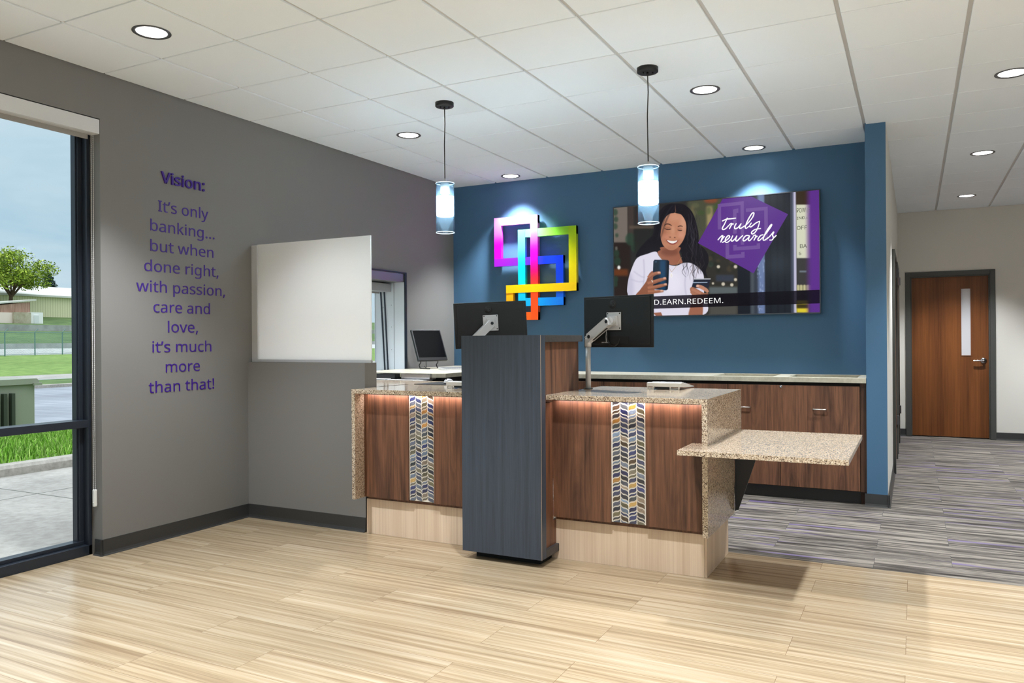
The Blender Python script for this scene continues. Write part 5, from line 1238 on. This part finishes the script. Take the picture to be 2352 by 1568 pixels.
def tree(label, x, y, z0, h, r, seed, cols, lean=0.0):
    rg = random.Random(seed); t = thing('leafy_tree', label, 'tree', (x, y, z0)); mb = MB()
    top = Vector((x, y+lean, z0+h*0.34)); mb.tube([(x, y, z0-0.3), (x, y+lean*0.4, z0+h*0.18), tuple(top)], [h*0.032, h*0.026, h*0.022], 8)
    blobs = []
    for k in range(11):
        a = 2*pi*k/11+rg.uniform(-0.2, 0.2); rr = r*rg.uniform(0.35, 0.78); zz = z0+h*rg.uniform(0.48, 0.86) - 0.10*h*(rr/r)
        e = Vector((x+math.cos(a)*rr, y+lean+math.sin(a)*rr, zz)); mid = top.lerp(e, 0.5)+Vector((0, 0, h*0.04)); mb.tube([tuple(top-Vector((0,0,h*0.05))), tuple(mid), tuple(e)], [h*0.013, h*0.009, h*0.004], 6)
        blobs.append((e.x, e.y, e.z, r*0.42, r*0.42, h*0.13))
    blobs.append((x, y+lean, z0+h*0.84, r*0.55, r*0.55, h*0.15))
    build('trunk', mb, M['bark'], t); f = MB(); foliage(f, blobs, 800, h*0.017, cols, rg, 0.3); build('foliage', f, M['leaf'], t); return t
tree('broad yellow-green leafy tree behind the shed roof', -100, 57.6, 4.6, 9.6, 5.2, 4, [(160, 180, 58), (136, 162, 52), (184, 198, 88), (108, 130, 46)], 0.2)
cf = thing('conifer', 'dark conifer right of the broad leafy tree, behind the long building', 'tree', (-133, 83.4, 6.7)); rg = random.Random(9)
mb = MB(); mb.tube([(-133, 83.4, 6.3), (-133, 83.4, 13.6)], [0.22, 0.05], 8); build('trunk', mb, M['bark'], cf)
f = MB(); foliage(f, [(-133, 83.4, 8.0+k*0.62, 3.2*(1-k/10.5), 3.2*(1-k/10.5), 0.5) for k in range(10)], 300, 0.25, [(46, 66, 56), (60, 80, 66), (38, 54, 48)], rg, 0.2); build('foliage', f, M['leaf'], cf)
for k, (x, y, h_, lab) in enumerate(((-66.5, 101.0, 9.0, 'green bushy tree seen through the drive-up window, nearer one'), (-72, 113.0, 10.5, 'green bushy tree seen through the drive-up window, farther one'))):
    tree(lab, x, y, 1.4, h_, 4.6, 20+k, [(70, 116, 64), (92, 140, 84), (50, 92, 54), (120, 160, 104)])

# ------------------------------------------------------------------ sky
w = bpy.data.worlds.new('overcast_sky'); S.world = w; w.use_nodes = True; nt = w.node_tree; nt.nodes.clear()
o_ = N(nt, 'ShaderNodeOutputWorld'); bg = N(nt, 'ShaderNodeBackground'); tc = N(nt, 'ShaderNodeTexCoord'); sx_ = N(nt, 'ShaderNodeSeparateXYZ'); L(nt, tc.outputs['Generated'], sx_.inputs[0])
base = ramp(nt, sx_.outputs['Z'], [(0.0, (0.50, 0.66, 0.76, 1)), (0.12, (0.42, 0.60, 0.72, 1)), (0.30, (0.52, 0.68, 0.78, 1)), (1.0, (3.3, 3.5, 3.8, 1))])
cn = noise(nt, tc.outputs['Generated'], 3.0, 5, 0.6, 0.4); mp_ = N(nt, 'ShaderNodeMapping'); mp_.inputs['Scale'].default_value = (2.2, 2.2, 7.0); L(nt, tc.outputs['Generated'], mp_.inputs[0]); cn = noise(nt, mp_.outputs[0], 1.6, 5, 0.6, 0.3)
cl_ = mix(nt, base, (0.64, 0.75, 0.82, 1), ramp(nt, cn, [(0.38, G(0)), (0.66, G(0.7))]))
L(nt, cl_, bg.inputs[0]); bg.inputs[1].default_value = SKY; L(nt, bg.outputs[0], o_.inputs[0])
if PORTAL:
    for loc, rot, sx, sy in (((XW-0.16, (WY0+WY1)/2, WZ/2), (0, R(-90), 0), WZ, WY1-WY0), ((4.5, YR-0.15, 1.37), (R(90), 0, 0), 7.0, 2.7), ((XR+0.17, -2.5, 1.37), (0, R(90), 0), 2.7, 8.0), ((XW-0.33, (DY0+DY1)/2, 1.5), (0, R(-90), 0), 1.0, 1.3)):
        ld = bpy.data.lights.new('window_portal', 'AREA'); ld.shape = 'RECTANGLE'; ld.size = sx; ld.size_y = sy; ld.cycles.is_portal = True
        lo = bpy.data.objects.new('window_portal', ld); COL.objects.link(lo); lo.location = loc; lo.rotation_euler = rot

# ------------------------------------------------------------------ render look
S.view_settings.view_transform = 'Standard'; S.view_settings.look = 'None'; S.view_settings.gamma = 1.0; S.view_settings.use_curve_mapping = False
S.view_settings.exposure = EXPO
cy = S.cycles
cy.use_denoising = True; cy.max_bounces = 9; cy.diffuse_bounces = 5; cy.glossy_bounces = 4; cy.transmission_bounces = 6; cy.transparent_max_bounces = 12
cy.sample_clamp_indirect = 6.0; cy.caustics_reflective = False; cy.caustics_refractive = False; cy.use_light_tree = True
try: cy.denoiser = 'OPENIMAGEDENOISE'; cy.denoising_input_passes = 'RGB_ALBEDO_NORMAL'
except Exception: pass
for o in list(bpy.data.objects):
    if '_o' in o: del o['_o']
for mt in bpy.data.materials:
    if 'b' in mt: del mt['b']
